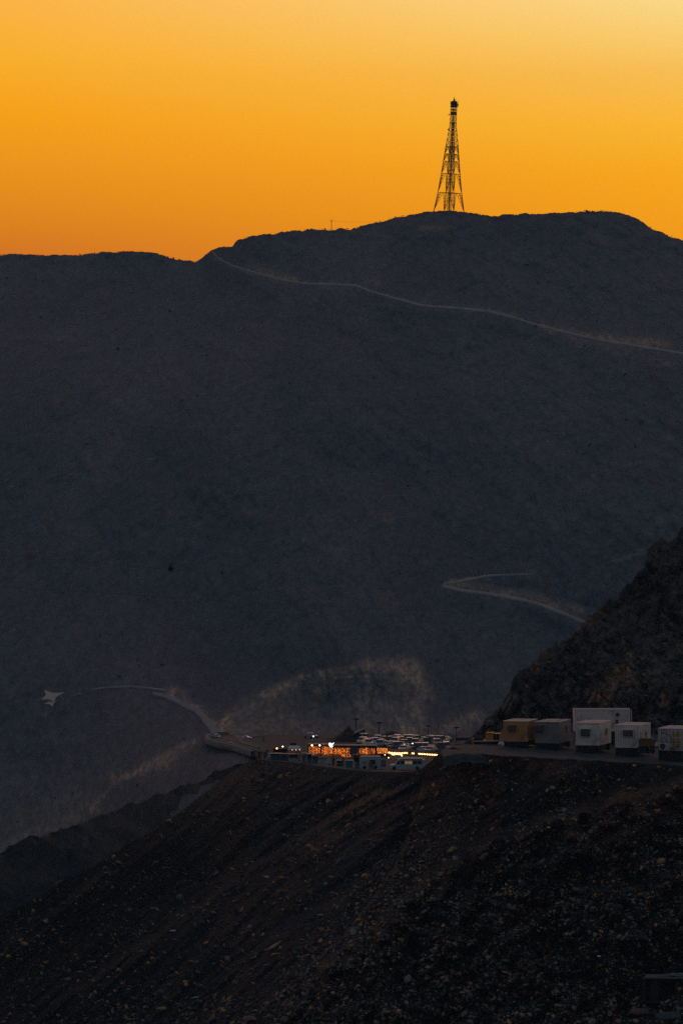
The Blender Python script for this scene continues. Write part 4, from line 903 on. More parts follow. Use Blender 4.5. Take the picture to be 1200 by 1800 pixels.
# small stalls, boxes and bins along the front edge; each a thing
def part_box(o, name, m, x0, x1, y0, y1, z0, z1, bev=.02): return MB().box(x0, x1, y0, y1, z0, z1).build(name, m, o, bevel=bev)
def stall(name, px, py, w_px, h_px, dep, wall, roofm, label, cat, open_=True, sign=None, rz=0):
    D = lotD(py); s = PX(D); o = empty(name, tuple(L(px, py)), rz, label=label, cat=cat); w, h = w_px * s, h_px * s
    b = MB(); b.box(0, w, dep - .08, dep, 0, h - .12); b.box(0, .07, .0, dep - .08, 0, h - .12); b.box(w - .07, w, .0, dep - .08, 0, h - .12)
    if open_: b.box(.07, w - .07, 0, .07, 0, h * .42)
    else: b.box(.07, w - .07, 0, .07, 0, h - .12)
    b.build('wall', wall, o); part_box(o, 'roof', roofm, -.12, w + .12, -.25, dep + .1, h - .118, h)
    if open_: part_box(o, 'counter', CREAM, -.03, w + .03, -.14, .1, h * .42 + .003, h * .42 + .06)
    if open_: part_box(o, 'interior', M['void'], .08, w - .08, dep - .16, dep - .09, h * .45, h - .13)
    if sign: part_box(o, 'sign_board', sign, w * .15, w * .85, -.3, -.25, h - .45, h - .1)
    return o
stall('storage_box', 475, 1337, 17, 12, 2.2, TEAL, TEAL, 'long dark teal storage box left of the grey kiosk, people standing to its left', 'box', open_=False)
stall('storage_box', 492.5, 1337.5, 14, 12, 2.0, mat('dark_blue_sheet', (.03, .05, .085), .6), M['black'], 'dark blue storage box between the teal box and the cream counter wall', 'box', open_=False)
stall('snack_stall', 507, 1338.5, 17, 12.5, 2.2, CREAM, M['black'], 'open snack stall with a cream counter wall under the lit white tent', 'stall')
stall('kiosk', 531, 1341.5, 8, 17, 2.2, CREAM, BLUEG, 'narrow whitish kiosk behind the lone standing person', 'kiosk', open_=False, sign=BLUEG)
stall('kiosk', 539.5, 1342, 8, 16.5, 2.2, BLUEG, CREAM, 'blue grey kiosk with a pale roof directly under the left end of the amber lights', 'kiosk')
stall('kiosk', 549, 1342.5, 8, 14.5, 2.2, BLUEG, BLUEG, 'low blue grey kiosk next to the brown post, under the second white lamp', 'kiosk', sign=TEAL)
stall('kiosk', 560, 1344, 13, 12, 2.2, CREAM, BRN, 'wide cream kiosk below the middle of the amber light curtain', 'kiosk', open_=False)
stall('kiosk', 592, 1347, 9, 10, 2.0, M['black'], BLUEG, 'small black kiosk with grey roof just left of the bright teal bin', 'kiosk')
stall('waste_bin', 607, 1349.5, 13, 12.5, 1.6, mat('bright_teal_sheet', (.03, .16, .13), .6, .25, 1.5), mat('teal_lid', (.05, .2, .17), .6), 'bright teal waste container with a raised lid, left of the food truck', 'container', open_=False)
stall('snack_stall', 621, 1351.5, 10.5, 24, 2.4, BLUEG, DKR, 'tall stall with a dark red awning band beside the white food truck', 'stall', sign=DKR)
stall('box_container', 768.5, 1321, 14, 15, 2.5, mat('brown_grey_box', (.13, .10, .095), .8), M['black'], 'brown grey upright container standing right of the car with red tail lights', 'container', open_=False)
# white tent with lit roof
tn = empty('market_tent', tuple(L(505, 1328)), 0, label='low white market tent lit from inside, left of the restaurant', cat='tent'); s = PX(lotD(1328))
b = MB(); w = 24 * s; b.add([(0, -.4, 1.2), (w, -.4, 1.2), (w, 2.6, 1.2), (0, 2.6, 1.2), (.4, 1.1, 1.95), (w - .4, 1.1, 1.95)], [(0, 1, 5, 4), (1, 2, 5), (2, 3, 4, 5), (3, 0, 4)]); b.build('canopy', WHT, tn)
for x in (.05, w - .05):
    for y in (-.35, 2.55): MB().bar((x, y, 0), (x, y, 1.2), .04, 6).build('pole', M['steel'], tn)
for x in (.35, .62, .9): MB().ball((w * x, .1, 1.15), .07, 8, 5).build('lamp', OLAMP, tn)
glow_lamp('tent_glow', L(518, 1328) + Vector((0, .8, .9)), 9, (1, .6, .28), .3)
sg = empty('sign_board', tuple(L(510, 1324)), 0, label='small dark sign board on two posts above the white tent', cat='sign'); s = PX(lotD(1324))
MB().box(0, 10.5 * s, -.04, .04, 14 * s, 17.3 * s).build('board', M['void'], sg); b = MB(); b.bar((.2, 0, 0), (.2, 0, 14 * s), .03); b.bar((1, 0, 0), (1, 0, 14 * s), .03); b.build('post', M['steel'], sg)
# stall with round orange lamp and a bright white lamp
st = stall('lamp_stall', 480, 1329, 25, 13, 2.0, BRN, mat('brown_thatch', (.09, .055, .03), .9, .4, 3), 'brown thatched stall with one orange and one white lamp, left of the white tent', 'stall'); s = PX(lotD(1329))
b = MB(); b.lathe([(.02, -.16), (.12, -.1), (.13, .1), (.02, .16)], 8, (6.5 * s, -.4, 13.2 * s)); b.build('lantern', OLAMP, st); MB().ball((17 * s, -.4, 16.5 * s), .11, 8, 6).build('lamp', WLAMP, st)
MB().bar((17 * s, -.4, 12.6 * s), (17 * s, -.4, 16 * s), .025).build('lamp_post', M['steel'], st)
glow_lamp('lantern_glow', st.location + Vector((6.5 * s, -.7, 13 * s)), 8, (1, .42, .10), .15)
for (px_, py_, mt_, lb, h) in ((676.3, 1337, SIGNW, 'small bluish white lamp on a thin post between the food truck and the bus', 9), (682.5, 1342, OLAMP, 'small amber lamp on a thin post left of the bus front', 9)):
    o = empty('lamp_post', tuple(L(px_, py_)), 0, label=lb, cat='lamp'); s = PX(lotD(py_)); MB().bar((0, 0, 0), (0, 0, h * s), .03, 6).build('post', M['black'], o); MB().ball((0, 0, h * s + .08), .11, 8, 6).build('lamp', mt_, o)

# white food truck and the camper bus at the very front
ft = empty('food_truck', tuple(L(632.5, 1352.5)), 0, label='boxy white food truck with dark lettering and wheels, in front of the restaurant', cat='truck'); s = PX(lotD(1352.5))
b = MB(); b.prism([(0, .35), (0, 2.15), (.25, 2.5), (3.85, 2.5), (4.05, 2.3), (4.05, .35)], 0, 2.1); b.build('body', mat('food_truck_white', (.40, .39, .38), .6, .15, 1.5), ft, bevel=.04)
for x in (.9, 3.0): MB().lathe([(.20, -.02), (.34, .0), (.36, .18), (.34, .2)], 16, (x, .0, .36), Matrix.Rotation(R(-90), 4, 'X') @ Matrix.Translation((0, 0, -.02))).build('wheel', M['void'], ft)
b = MB(); b.box(2.0, 2.95, -.03, .0, 1.0, 1.75); b.build('serving_hatch', M['void'], ft); part_box(ft, 'hatch_cover', DKR, 1.95, 3.0, -.55, -.03, 1.76, 1.80); part_box(ft, 'counter', CREAM, 1.9, 3.0, -.3, -.0, .93, .98)
b = MB()                      # dark strokes where the truck's lettering stands: T E K A like bars, too small to read
for x0 in (.35, .62, .86, 1.12):
    b.box(x0, x0 + .05, -.03, -.012, 1.12, 1.45)
b.box(.28, .50, -.03, -.012, 1.40, 1.46); b.box(.67, .80, -.03, -.012, 1.26, 1.31); b.box(.67, .80, -.03, -.012, 1.40, 1.45); b.bar((.92, -.02, 1.28), (1.06, -.02, 1.45), .025); b.bar((.92, -.02, 1.28), (1.06, -.02, 1.13), .025); b.bar((1.17, -.02, 1.45), (1.33, -.02, 1.12), .025)
b.build('lettering', M['black'], ft)
b = MB(); b.box(4.1, 5.0, .4, 1.8, .35, 1.9); b.build('side_tent', BLUEG, ft)
bs = empty('camper_bus', tuple(L(684, 1354)), 0, label='long whitish camper bus with its hood at the left, front right of the stalls', cat='bus'); s = PX(lotD(1354))
b = MB(); b.prism([(0, .3), (0, .75), (.15, .98), (1.15, 1.1), (1.75, 1.95), (2.0, 1.98), (6.6, 1.98), (6.75, 1.85), (6.75, .3)], 0, 2.1); b.build('body', mat('bus_white', (.42, .42, .43), .5, .1, 1.5), bs, bevel=.04)
b = MB(); b.prism([(1.95, 1.98), (1.95, 2.28), (6.3, 2.33), (6.4, 1.985)], .1, 2.0); b.build('roof', CREAM, bs)
for x0, x1, mt_ in ((2.15, 2.9, GLS), (3.0, 3.6, LITW), (3.68, 4.4, LITW), (4.5, 5.3, GLS), (5.4, 6.2, GLS)): MB().box(x0, x1, -.03, -.008, 1.15, 1.75).build('window', mt_, bs)
b = MB(); b.prism([(1.22, 1.14), (1.72, 1.86), (1.98, 1.86), (1.98, 1.14)], -.03, -.008); b.build('door_window', GLS, bs)
for x in (.95, 5.4): MB().lathe([(.20, -.02), (.36, .0), (.36, .2), (.3, .22)], 16, (x, 0, .36), Matrix.Rotation(R(-90), 4, 'X') @ Matrix.Translation((0, 0, -.02))).build('wheel', M['void'], bs)
MB().box(-.05, .0, .2, .5, .62, .78).build('headlight', CREAM, bs); MB().box(-.05, .0, 1.6, 1.9, .62, .78).build('headlight', CREAM, bs); MB().box(-.12, 0, .05, 2.05, .3, .48).build('bumper', M['black'], bs)
b = MB(); b.box(2.0, 6.8, -.9, -.1, 2.25, 2.30); b.build('side_awning', WHT, bs)

# ------------------------------------------------------------------ cars
def car_proto(kind):
    o = empty('parked_car', (0, 0, 0)); o['category'] = 'car'
    P = {'suv': ([(-2.35, .45), (-2.4, .95), (-2.25, 1.1), (-2.1, 1.75), (-1.7, 1.85), (.45, 1.85), (1.15, 1.2), (2.2, 1.05), (2.38, .85), (2.38, .45)], [(-2.02, 1.16), (-1.95, 1.7), (.38, 1.7), (.95, 1.18)]),
         'sedan': ([(-2.3, .4), (-2.32, .85), (-2.2, .98), (-1.65, 1.02), (-1.05, 1.42), (.3, 1.44), (1.0, .98), (2.1, .86), (2.3, .7), (2.3, .4)], [(-1.5, 1.02), (-.98, 1.33), (.25, 1.34), (.82, .99)]),
         'van': ([(-2.6, .45), (-2.62, 2.05), (-2.45, 2.2), (1.35, 2.2), (1.95, 1.3), (2.5, 1.1), (2.6, .9), (2.6, .45)], [(-2.4, 1.3), (-2.4, 1.95), (1.25, 1.95), (1.7, 1.3)])}[kind]
    b = MB(); out_, win = P; n = len(out_); h0 = out_[0][1]; vs = []
    for sgn in (-1, 1):
        for x, z in out_: vs.append((x, sgn * (.95 - .16 * max(0, (z - 1.0)) / .85), z))
    b.add(vs, [(i, (i + 1) % n, n + (i + 1) % n, n + i) for i in range(n)] + [tuple(range(n))[::-1], tuple(range(n, 2 * n))]); b.build('body', WHT, o, bevel=.05)
    for sgn in (-1, 1):
        yy = [sgn * (.95 - .16 * max(0, (z - 1.0)) / .85 + .012) for x, z in win]; b = MB(); m_ = len(win)
        b.add([(x, y, z) for (x, z), y in zip(win, yy)] + [(x, y - sgn * .03, z) for (x, z), y in zip(win, yy)], [tuple(range(m_)), tuple(range(m_, 2 * m_))[::-1]] + [(i, (i + 1) % m_, m_ + (i + 1) % m_, m_ + i) for i in range(m_)]); b.build('side_window', GLS, o)
    zt, zb = win[2][1], win[3][1]; f0, f1 = {'suv': ((.50, 1.80), (1.12, 1.24)), 'sedan': ((.36, 1.40), (.97, 1.02)), 'van': ((1.40, 2.12), (1.93, 1.34))}[kind]
    r0, r1 = {'suv': ((-2.12, 1.72), (-2.27, 1.15)), 'sedan': ((-1.1, 1.40), (-1.6, 1.06)), 'van': ((-2.63, 1.95), (-2.63, 1.3))}[kind]
    for nm, (a, c) in (('windscreen', (f0, f1)), ('rear_window', (r0, r1))):
        e = .03 if nm == 'windscreen' else -.03
        b = MB(); b.add([(a[0] + e, -.72, a[1]), (a[0] + e, .72, a[1]), (c[0] + e, .82, c[1]), (c[0] + e, -.82, c[1]), (a[0] - e, -.72, a[1]), (a[0] - e, .72, a[1]), (c[0] - e, .82, c[1]), (c[0] - e, -.82, c[1])], [(0, 1, 2, 3), (7, 6, 5, 4), (0, 4, 5, 1), (1, 5, 6, 2), (2, 6, 7, 3), (3, 7, 4, 0)]); b.build(nm, GLS, o)
    for x in (-1.45, 1.45):
        for y in (-.9, .9): MB().lathe([(.2, -.12), (.33, -.11), (.35, 0), (.33, .11), (.2, .12)], 12, (x, y, .35), Matrix.Rotation(R(90), 4, 'X')).build('wheel', M['void'], o)
    fx0 = out_[-2][0]; rx0 = out_[1][0]; zz = .78 if kind != 'sedan' else .68
    for y in (-.68, .68):
        MB().box(fx0 - .03, fx0 + .03, y - .16, y + .16, zz - .1, zz + .1).build('headlight', CREAM, o)
        MB().box(rx0 - .03, rx0 + .03, y - .16, y + .16, zz - .02, zz + .2).build('taillight', DKR, o)
    MB().box(fx0 - .02, fx0 + .06, -.9, .9, .42, .58).build('bumper', M['black'], o)
    return o
protos = {k: car_proto(k) for k in ('suv', 'sedan', 'van')}; used = set()
CW = mat('car_white', (.62, .61, .60), .35, .05, 1, spec=.5); CS = mat('car_silver', (.30, .31, .32), .35, .05, 1, spec=.5); CD = mat('car_dark', (.035, .037, .045), .3, .1, 1, spec=.5); CR = mat('car_dark_red', (.12, .02, .018), .35, .1, 1, spec=.5); CB = mat('car_navy', (.02, .03, .06), .3, .1, 1, spec=.5); CT = mat('car_beige', (.42, .36, .28), .4, .05, 1)
FRONT, REAR, SL, SR = R(-90), R(90), R(180), 0.0
# px, py of the wheels' foot, kind, colour, heading, lights, label
CARS = [
 (639.5, 1304.5, 'van', CW, R(-80), 0, 'white van at the far left end of the parked cars, by the dark earth mound'),
 (636.5, 1309.0, 'suv', CW, R(-102), 0, 'white off-roader just below the white van, above the restaurant roof'),
 (646.0, 1312.5, 'suv', CW, R(-76), 0, 'white off-roader with a brown windscreen glow, nearest the restaurant roof'),
 (655.0, 1306.5, 'sedan', CS, FRONT, 0, 'silver car tucked right of the white van in the back row'),
 (660.5, 1310.0, 'suv', CW, R(-78), 0, 'white car facing the camera, fourth from the left in the middle row'),
 (667.5, 1314.0, 'suv', CS, R(-97), 0, 'silver off-roader parked above the orange lit bay'),
 (669.5, 1308.5, 'sedan', CW, R(-70), 0, 'white low car turned slightly, between two off-roaders of the middle row'),
 (676.5, 1307.5, 'suv', CR, FRONT, 0, 'dark red car facing forward, left one of the red pair'),
 (684.0, 1307.5, 'suv', CR, R(-84), 0, 'dark red car facing forward, right one of the red pair'),
 (691.0, 1304.0, 'sedan', CS, R(85), 0, 'silver car far back, right behind the red pair'),
 (694.5, 1309.5, 'suv', CW, R(-105), 0, 'white estate with a dark window band right of the red pair'),
 (684.5, 1313.5, 'sedan', CD, R(-95), 0, 'black low car in front of the red pair'),
 (705.5, 1303.0, 'sedan', CW, R(80), 0, 'white roofed car alone at the very back, below the bare rock face'),
 (710.0, 1313.6, 'suv', CT, FRONT, 1, 'beige off-roader with both headlights shining at the camera'),
 (722.5, 1304.8, 'suv', CW, R(-72), 0, 'white off-roader in the back row left of the tall light mast'),
 (732.5, 1305.6, 'suv', CT, R(-70), 0, 'beige off-roader with a bright side, in the back row beside the white one'),
 (729.5, 1312.0, 'suv', CB, FRONT, 1, 'navy car with wide set headlights on, right of the beige one'),
 (742.0, 1305.5, 'sedan', CD, R(-82), 0, 'dark car in the back row just left of the light mast'),
 (749.5, 1308.5, 'suv', CB, REAR, 0, 'dark blue car standing under the light mast'),
 (747.2, 1318.6, 'suv', CS, REAR, 2, 'silver off-roader seen from behind with red tail lights glowing'),
 (758.0, 1320.5, 'sedan', CD, REAR, 0, 'black car beside the one with red tail lights'),
 (761.0, 1308.8, 'van', CT, R(-60), 0, 'tall cream van lit orange, just right of the light mast'),
 (775.0, 1306.5, 'suv', CD, R(-65), 0, 'black rounded car left of the grey water tank'),
 (783.5, 1304.3, 'sedan', CT, R(70), 0, 'beige roofed car partly behind the water tank'),
 (710.5, 1321.0, 'sedan', CW, R(-110), 0, 'white low car in front of the one with its headlights on'),
 (722.0, 1318.5, 'sedan', CD, R(-75), 0, 'black low car left of the tail lights, above the festoon'),
 (746.0, 1323.2, 'sedan', CW, R(-60), 0, 'white roofed car nearest the yellow festoon, left one'),
 (756.5, 1323.6, 'sedan', CS, R(-115), 0, 'silver roofed car nearest the yellow festoon, right one'),
 (784.2, 1320.0, 'van', CW, R(-88), 0, 'small white van facing forward right of the brown grey container'),
 (696.5, 1317.5, 'suv', CD, R(-85), 0, 'dark off-roader above the left end of the festoon'),
 (651.0, 1308.0, 'sedan', CD, R(-95), 0, 'black low car between the two white off-roaders and the silver car'),
 (674.5, 1312.5, 'sedan', CW, R(-80), 0, 'white low car in front of the left red one'),
 (702.5, 1308.0, 'suv', CS, R(-98), 0, 'silver off-roader between the white estate and the beige one with headlights'),
 (698.5, 1304.0, 'suv', CW, R(82), 0, 'white off-roader showing its back, behind the white estate'),
 (713.5, 1305.0, 'suv', CD, R(-90), 0, 'dark off-roader in the back row behind the one with headlights'),
 (737.5, 1312.0, 'sedan', CT, R(-84), 0, 'beige low car right of the navy one'),
 (703.0, 1314.5, 'sedan', CD, R(-100), 0, 'black low car left of the beige off-roader with shining headlights'),
 (688.0, 1317.0, 'sedan', CS, R(-82), 0, 'silver low car nearest the orange lit bay'),
 (734.5, 1318.5, 'suv', CD, R(95), 0, 'dark off-roader left of the one with red tail lights'),
 (767.5, 1312.0, 'suv', CS, R(-85), 0, 'silver off-roader above the brown grey container'),
 (719.5, 1310.0, 'suv', CD, R(-88), 0, 'black off-roader squeezed between the two pairs of headlights'),
 (663.0, 1305.5, 'suv', CW, R(-95), 0, 'small white car in the back row under the second light mast'),
 (381.0, 1297.8, 'suv', CW, R(-60), 0, 'white off-roader rounding the hairpin where the approach road arrives'),
 (433.5, 1299.5, 'sedan', CW, R(-12), 0, 'white low car parked on the traffic island at the left'),
 (405.5, 1311.5, 'sedan', CR, FRONT, 0, 'dark reddish car with a pale bonnet coming through the bend'),
 (547.0, 1298.5, 'sedan', CS, R(-60), 3, 'silver car with one small white light, far behind the restaurant'),
]
for (px_, py_, kind, c, rz, li, lab) in CARS:
    loc = L(px_, py_); sc_ = .50 if px_ < 450 else .9
    if kind not in used:
        used.add(kind); o = protos[kind]; o.location = loc; o.rotation_euler = (0, 0, rz); o['label'] = lab; o['group'] = 'cars in the car park'; o.scale = (sc_,) * 3
    else: o = dup(protos[kind], loc, rz, lab, 'cars in the car park', scale=(sc_,) * 3)
    o['category'] = 'van' if kind == 'van' else 'car'
    lit1 = False
    for ch in o.children:
        st_ = ch.name.split('.')[0]
        if st_ == 'body': ch.material_slots[0].link = 'OBJECT'; ch.material_slots[0].material = c
        if st_ == 'headlight' and (li == 1 or (li == 3 and not lit1)):
            lit1 = True; ch.material_slots[0].link = 'OBJECT'; ch.material_slots[0].material = HEADL; ch.scale = (1, 1, 1)
        if st_ == 'taillight' and li == 2: ch.material_slots[0].link = 'OBJECT'; ch.material_slots[0].material = TAILL

# ------------------------------------------------------------------ light masts, tank, mounds, buildings
masts = [(626, 1301, 1265.5, 'tall light mast rising over the dark earth mounds, leftmost of the four'), (666, 1303, 1272, 'tall light mast over the left half of the parked cars'), (752.5, 1306, 1277.5, 'tall light mast over the right half of the parked cars'), (802, 1303, 1280.5, 'light mast standing right of the grey water tank')]
for (px_, pb_, pt_, lab) in masts:
    D = lotD(pb_); s = PX(D); o = empty('light_mast', tuple(L(px_, pb_)), 0, label=lab, cat='light mast', group='light masts around the car park'); h = (pb_ - pt_) * s
    MB().lathe([(.16, 0), (.12, h * .5), (.08, h)], 8).build('pole', M['black'], o)
    b = MB(); b.box(-4 * s, 4 * s, -.15, .15, h - .02, h + .12); b.build('crossarm', M['black'], o)
    for x in (-3.4, -1.2, 1.2, 3.4): MB().box(x * s - .22, x * s + .22, -.35, .2, h + .13, h + .36).build('floodlight', M['black'], o, bevel=.03)
wt = empty('water_tank', tuple(L(791, 1303)), 0, label='round grey white water tank standing behind the dark rail', cat='tank'); s = PX(lotD(1303))
MB().lathe([(5.6 * s, 0), (6.1 * s, .1), (6.1 * s, 12 * s), (5.2 * s, 13.6 * s), (1.4 * s, 15 * s), (1.4 * s, 15.6 * s)], 20).build('tank_body', mat('tank_plastic', (.22, .22, .235), .7, .12, 1.5), wt, smooth=True)
MB().bar((6.2 * s, -.2, 0), (6.2 * s, -.2, 13 * s), .05, 6).build('pipe', M['steel'], wt)
bw_ = empty('shed', tuple(L(614, 1304)), 0, label='dark windowless shed with a steep single slope roof peaking at its right end', cat='shed'); s = PX(lotD(1304))
b = MB(); b.prism([(0, 0), (0, 8 * s), (27 * s, 20 * s), (30.5 * s, 12 * s), (31.5 * s, 0)], 0, 7); b.build('wall', mat('dark_cladding', (.022, .020, .022), .8, .3, .8), bw_)
b = MB(); b.prism([(-.4, 8 * s - .1), (-.4, 8 * s + .12), (27 * s, 20 * s + .3), (27.4 * s, 20 * s + .05), (27 * s, 20 * s + .02)], -.3, 7.3); b.build('roof', mat('brown_roof_sheet', (.06, .045, .04), .7, .3, .8), bw_)
# earth mound left of the shed
def mound(px, py, wpx, hpx, dep, name, label, mt_, skew=.2):
    D = lotD(py); s = PX(D); n = 28; vs = []; seed = px
    gx, gy = np.meshgrid(np.linspace(-1, 1, n), np.linspace(-1, 1, n)); r = np.hypot(gx - skew * (1 - np.abs(gy)), gy); hgt = np.clip(1 - r, 0, 1) * hpx * s * 1.05
    X = gx * wpx * s / 2; Y = gy * dep; Z = hgt * (1 + .25 * fbm(gx * 3, gy * 3, 0, 4, int(seed))) - .15
    idx = np.arange(n * n).reshape(n, n); o = raw_mesh(name, np.stack([X, Y, Z], -1).reshape(-1, 3), np.stack([idx[:-1, :-1], idx[:-1, 1:], idx[1:, 1:], idx[1:, :-1]], -1).reshape(-1, 4), mt_, attrs={'scar': (np.clip(.3 + .5 * fbm(gx * 3, gy * 3, 0, 3, 4), 0, 1)).ravel()}, smooth=True)
    o.location = L(px, py) + Vector((0, dep, 0)); return props(o, label=label, cat='mound')
mound(604, 1305, 60, 24, 9, 'earth_mound', 'brown earth mound behind the restaurant, left of the dark shed', M['soil'], .3)
mound(700, 1299, 70, 11, 7, 'earth_mound', 'low dark bank of rock right behind the back row of cars', M['midslope'], -.3)
mound(463, 1304, 9, 8, 2.5, 'rock_heap', 'small pinkish heap of rock on the island behind the left stalls', M['cliff'], 0)
# shrubs beside the shed
def shrub(px, py, wpx, hpx, label, D=None, loc=None):
    s = PX(D or lotD(py)); o = empty('shrub', tuple(loc if loc is not None else L(px, py)), 0, label=label, cat='shrub'); rr3 = np.random.default_rng(int(px * 10)); VV, FF = [], []
    n = 260; p = rr3.normal(size=(n, 3)); p /= np.linalg.norm(p, axis=1)[:, None]; p *= (rr3.random(n) ** .4)[:, None]; p = p * [wpx * s / 2, wpx * s / 2, hpx * s * .42] + [0, 0, hpx * s * .55]; p += .12 * hpx * s * rr3.normal(size=(n, 3)) * .5
    for i in range(n):
        a = rr3.normal(size=3); a /= np.linalg.norm(a); c = np.cross(a, rr3.normal(size=3)); c /= np.linalg.norm(c); z = .07 * hpx * s; VV += [p[i] - a * z, p[i] + c * z * .6, p[i] + a * z, p[i] - c * z * .6]; FF.append((4 * i, 4 * i + 1, 4 * i + 2, 4 * i + 3))
    raw_mesh('foliage', VV, FF, mat('shrub_leaf', (.035, .048, .025), .9), o); MB().bar((0, 0, -.2), (0, 0, hpx * s * .6), .05, 6).build('stem', M['steel'], o); return o
shrub(652, 1303, 5, 10, 'narrow dark bush standing right of the shed peak, left of the second mast'); shrub(646.5, 1303, 4, 8, 'smaller dark bush leaning against the shed wall')
for (px_, py_, w_, h_, lab) in ((62, 1566, 30, 16, 'wide dark green bush in the hollow at the left, where the two slopes meet'), (40, 1575, 22, 12, 'dark green bush left of the wide one in the hollow'), (86, 1553, 18, 9, 'low green bush on the slope edge right of the wide bush'), (160, 1476, 12, 6, 'black lone bush on the darker hillside at the left')):
    D_ = float(mid_D(np.array([float(px_)]), np.array([float(py_)]))[0]); shrub(px_, py_, w_, h_, lab, D_, P3(px_, py_ + h_ * .3, D_ * .999))

# shade sails on the far slope, tents beside them
def sail(corners, D, zpost, label, name='shade_sail'):
    s = PX(D); cx = np.mean([c[0] for c in corners]); cyy = max(c[1] for c in corners) + zpost; o = empty(name, tuple(P3(cx, cyy, D)), 0, label=label, cat='shade sail'); n = 10; P = []
    A = [np.array([(c[0] - cx) * s, c[2], (cyy - c[1]) * s]) for c in corners]
    if len(A) == 3: A = [A[0], A[1], A[2], A[2]]
    VV = []; 
    for i in range(n + 1):
        for j in range(n + 1):
            u, v = i / n, j / n; q = (1 - u) * (1 - v) * A[0] + u * (1 - v) * A[1] + u * v * A[2] + (1 - u) * v * A[3]; c = sum(A) / 4
            k = (4 * u * (1 - u) * (2 * v - 1) ** 2 + 4 * v * (1 - v) * (2 * u - 1) ** 2) * .36; VV.append(q + (c - q) * k)
    FF = [(i * (n + 1) + j, (i + 1) * (n + 1) + j, (i + 1) * (n + 1) + j + 1, i * (n + 1) + j + 1) for i in range(n) for j in range(n)]
    raw_mesh('canopy', VV, FF, TAN, o, smooth=True)
    for a in A[:len(corners)]: MB().bar((a[0], a[1] + .1, a[2] + .15), (a[0], a[1] + .1, -.6), .05, 6).build('post', M['steel'], o)
    return o
sd = float(mountain_D(np.array([90.]), np.array([1243.]))[0]) - 16
sail([(75.5, 1214.5, 6), (112.5, 1219, 5), (96.5, 1233.5, -3), (73, 1229.5, -2)], sd, 6, 'larger tan shade sail with four pulled out corners on the dark slope at the left')
sail([(75.5, 1237, 2), (86, 1233.5, 2), (97.5, 1234.5, 2), (94.5, 1242, -2)], sd - 22, 4, 'smaller greyish shade sail just under the large tan one')
for (px_, py_, w_, lab) in ((128, 1223, 6, 'small white tent right of the shade sails, left one of two'), (138, 1221, 8, 'small white tent right of the shade sails, right one of two')):
    D_ = float(mountain_D(np.array([float(px_)]), np.array([float(py_)]))[0]) - 2; s = PX(D_); o = empty('tent', tuple(P3(px_, py_, D_)), 0, label=lab, cat='tent', group='tents beside the shade sails')
    b = MB(); w = w_ * s; b.add([(-w / 2, -.6, 0), (w / 2, -.6, 0), (w / 2, .8, 0), (-w / 2, .8, 0), (-w * .1, .1, w * .55), (w * .15, .1, w * .5)], [(0, 1, 5, 4), (1, 2, 5), (2, 3, 4, 5), (3, 0, 4), (0, 3, 2, 1)]); b.build('canopy', CREAM, o); MB().box(-.12, .12, -.63, -.6, 0, .5).build('flap', M['black'], o)
# guard posts along the hairpin
for i in range(16):
    px_ = 828 + i * 6.7; py_ = 1012.4 - .12 * i + (0 if i > 2 else (2 - i) * 1.6); D_ = float(mountain_D(np.array([px_]), np.array([py_ - 2]))[0]); q = P3(px_, py_ - 1.2, D_)
    o = MB().box(-.22, .22, -.1, .1, -.5, .9).build('marker_post', M['kerb'], None, label='low pale marker post along the upper edge of the hairpin road', cat='post', group='marker posts along the hairpin road'); o.location = q

# ------------------------------------------------------------------ people
def skin_mesh(name, joints, edges, mt_, parent, sub=1):
    me = bpy.data.meshes.new(name); me.from_pydata([j[:3] for j in joints], edges, []); o = bpy.data.objects.new(name, me); COL.objects.link(o)
    sm = o.modifiers.new('skin', 'SKIN'); 
    for i, j in enumerate(joints):
        me.skin_vertices[0].data[i].radius = (j[3], j[4] if len(j) > 4 else j[3]); me.skin_vertices[0].data[i].use_root = (i == 0)
    o.modifiers.new('sub', 'SUBSURF').levels = sub; bpy.context.view_layer.update()
    dg = bpy.context.evaluated_depsgraph_get(); m2 = bpy.data.meshes.new_from_object(o.evaluated_get(dg)); o.modifiers.clear(); o.data = m2; m2.materials.clear(); m2.materials.append(mt_)
    for p in m2.polygons: p.use_smooth = True
    o.parent = parent; return o
SKIN = mat('skin', (.28, .16, .11), .6, .1, 4); HAIR = mat('hair', (.012, .010, .009), .7, .1, 4)
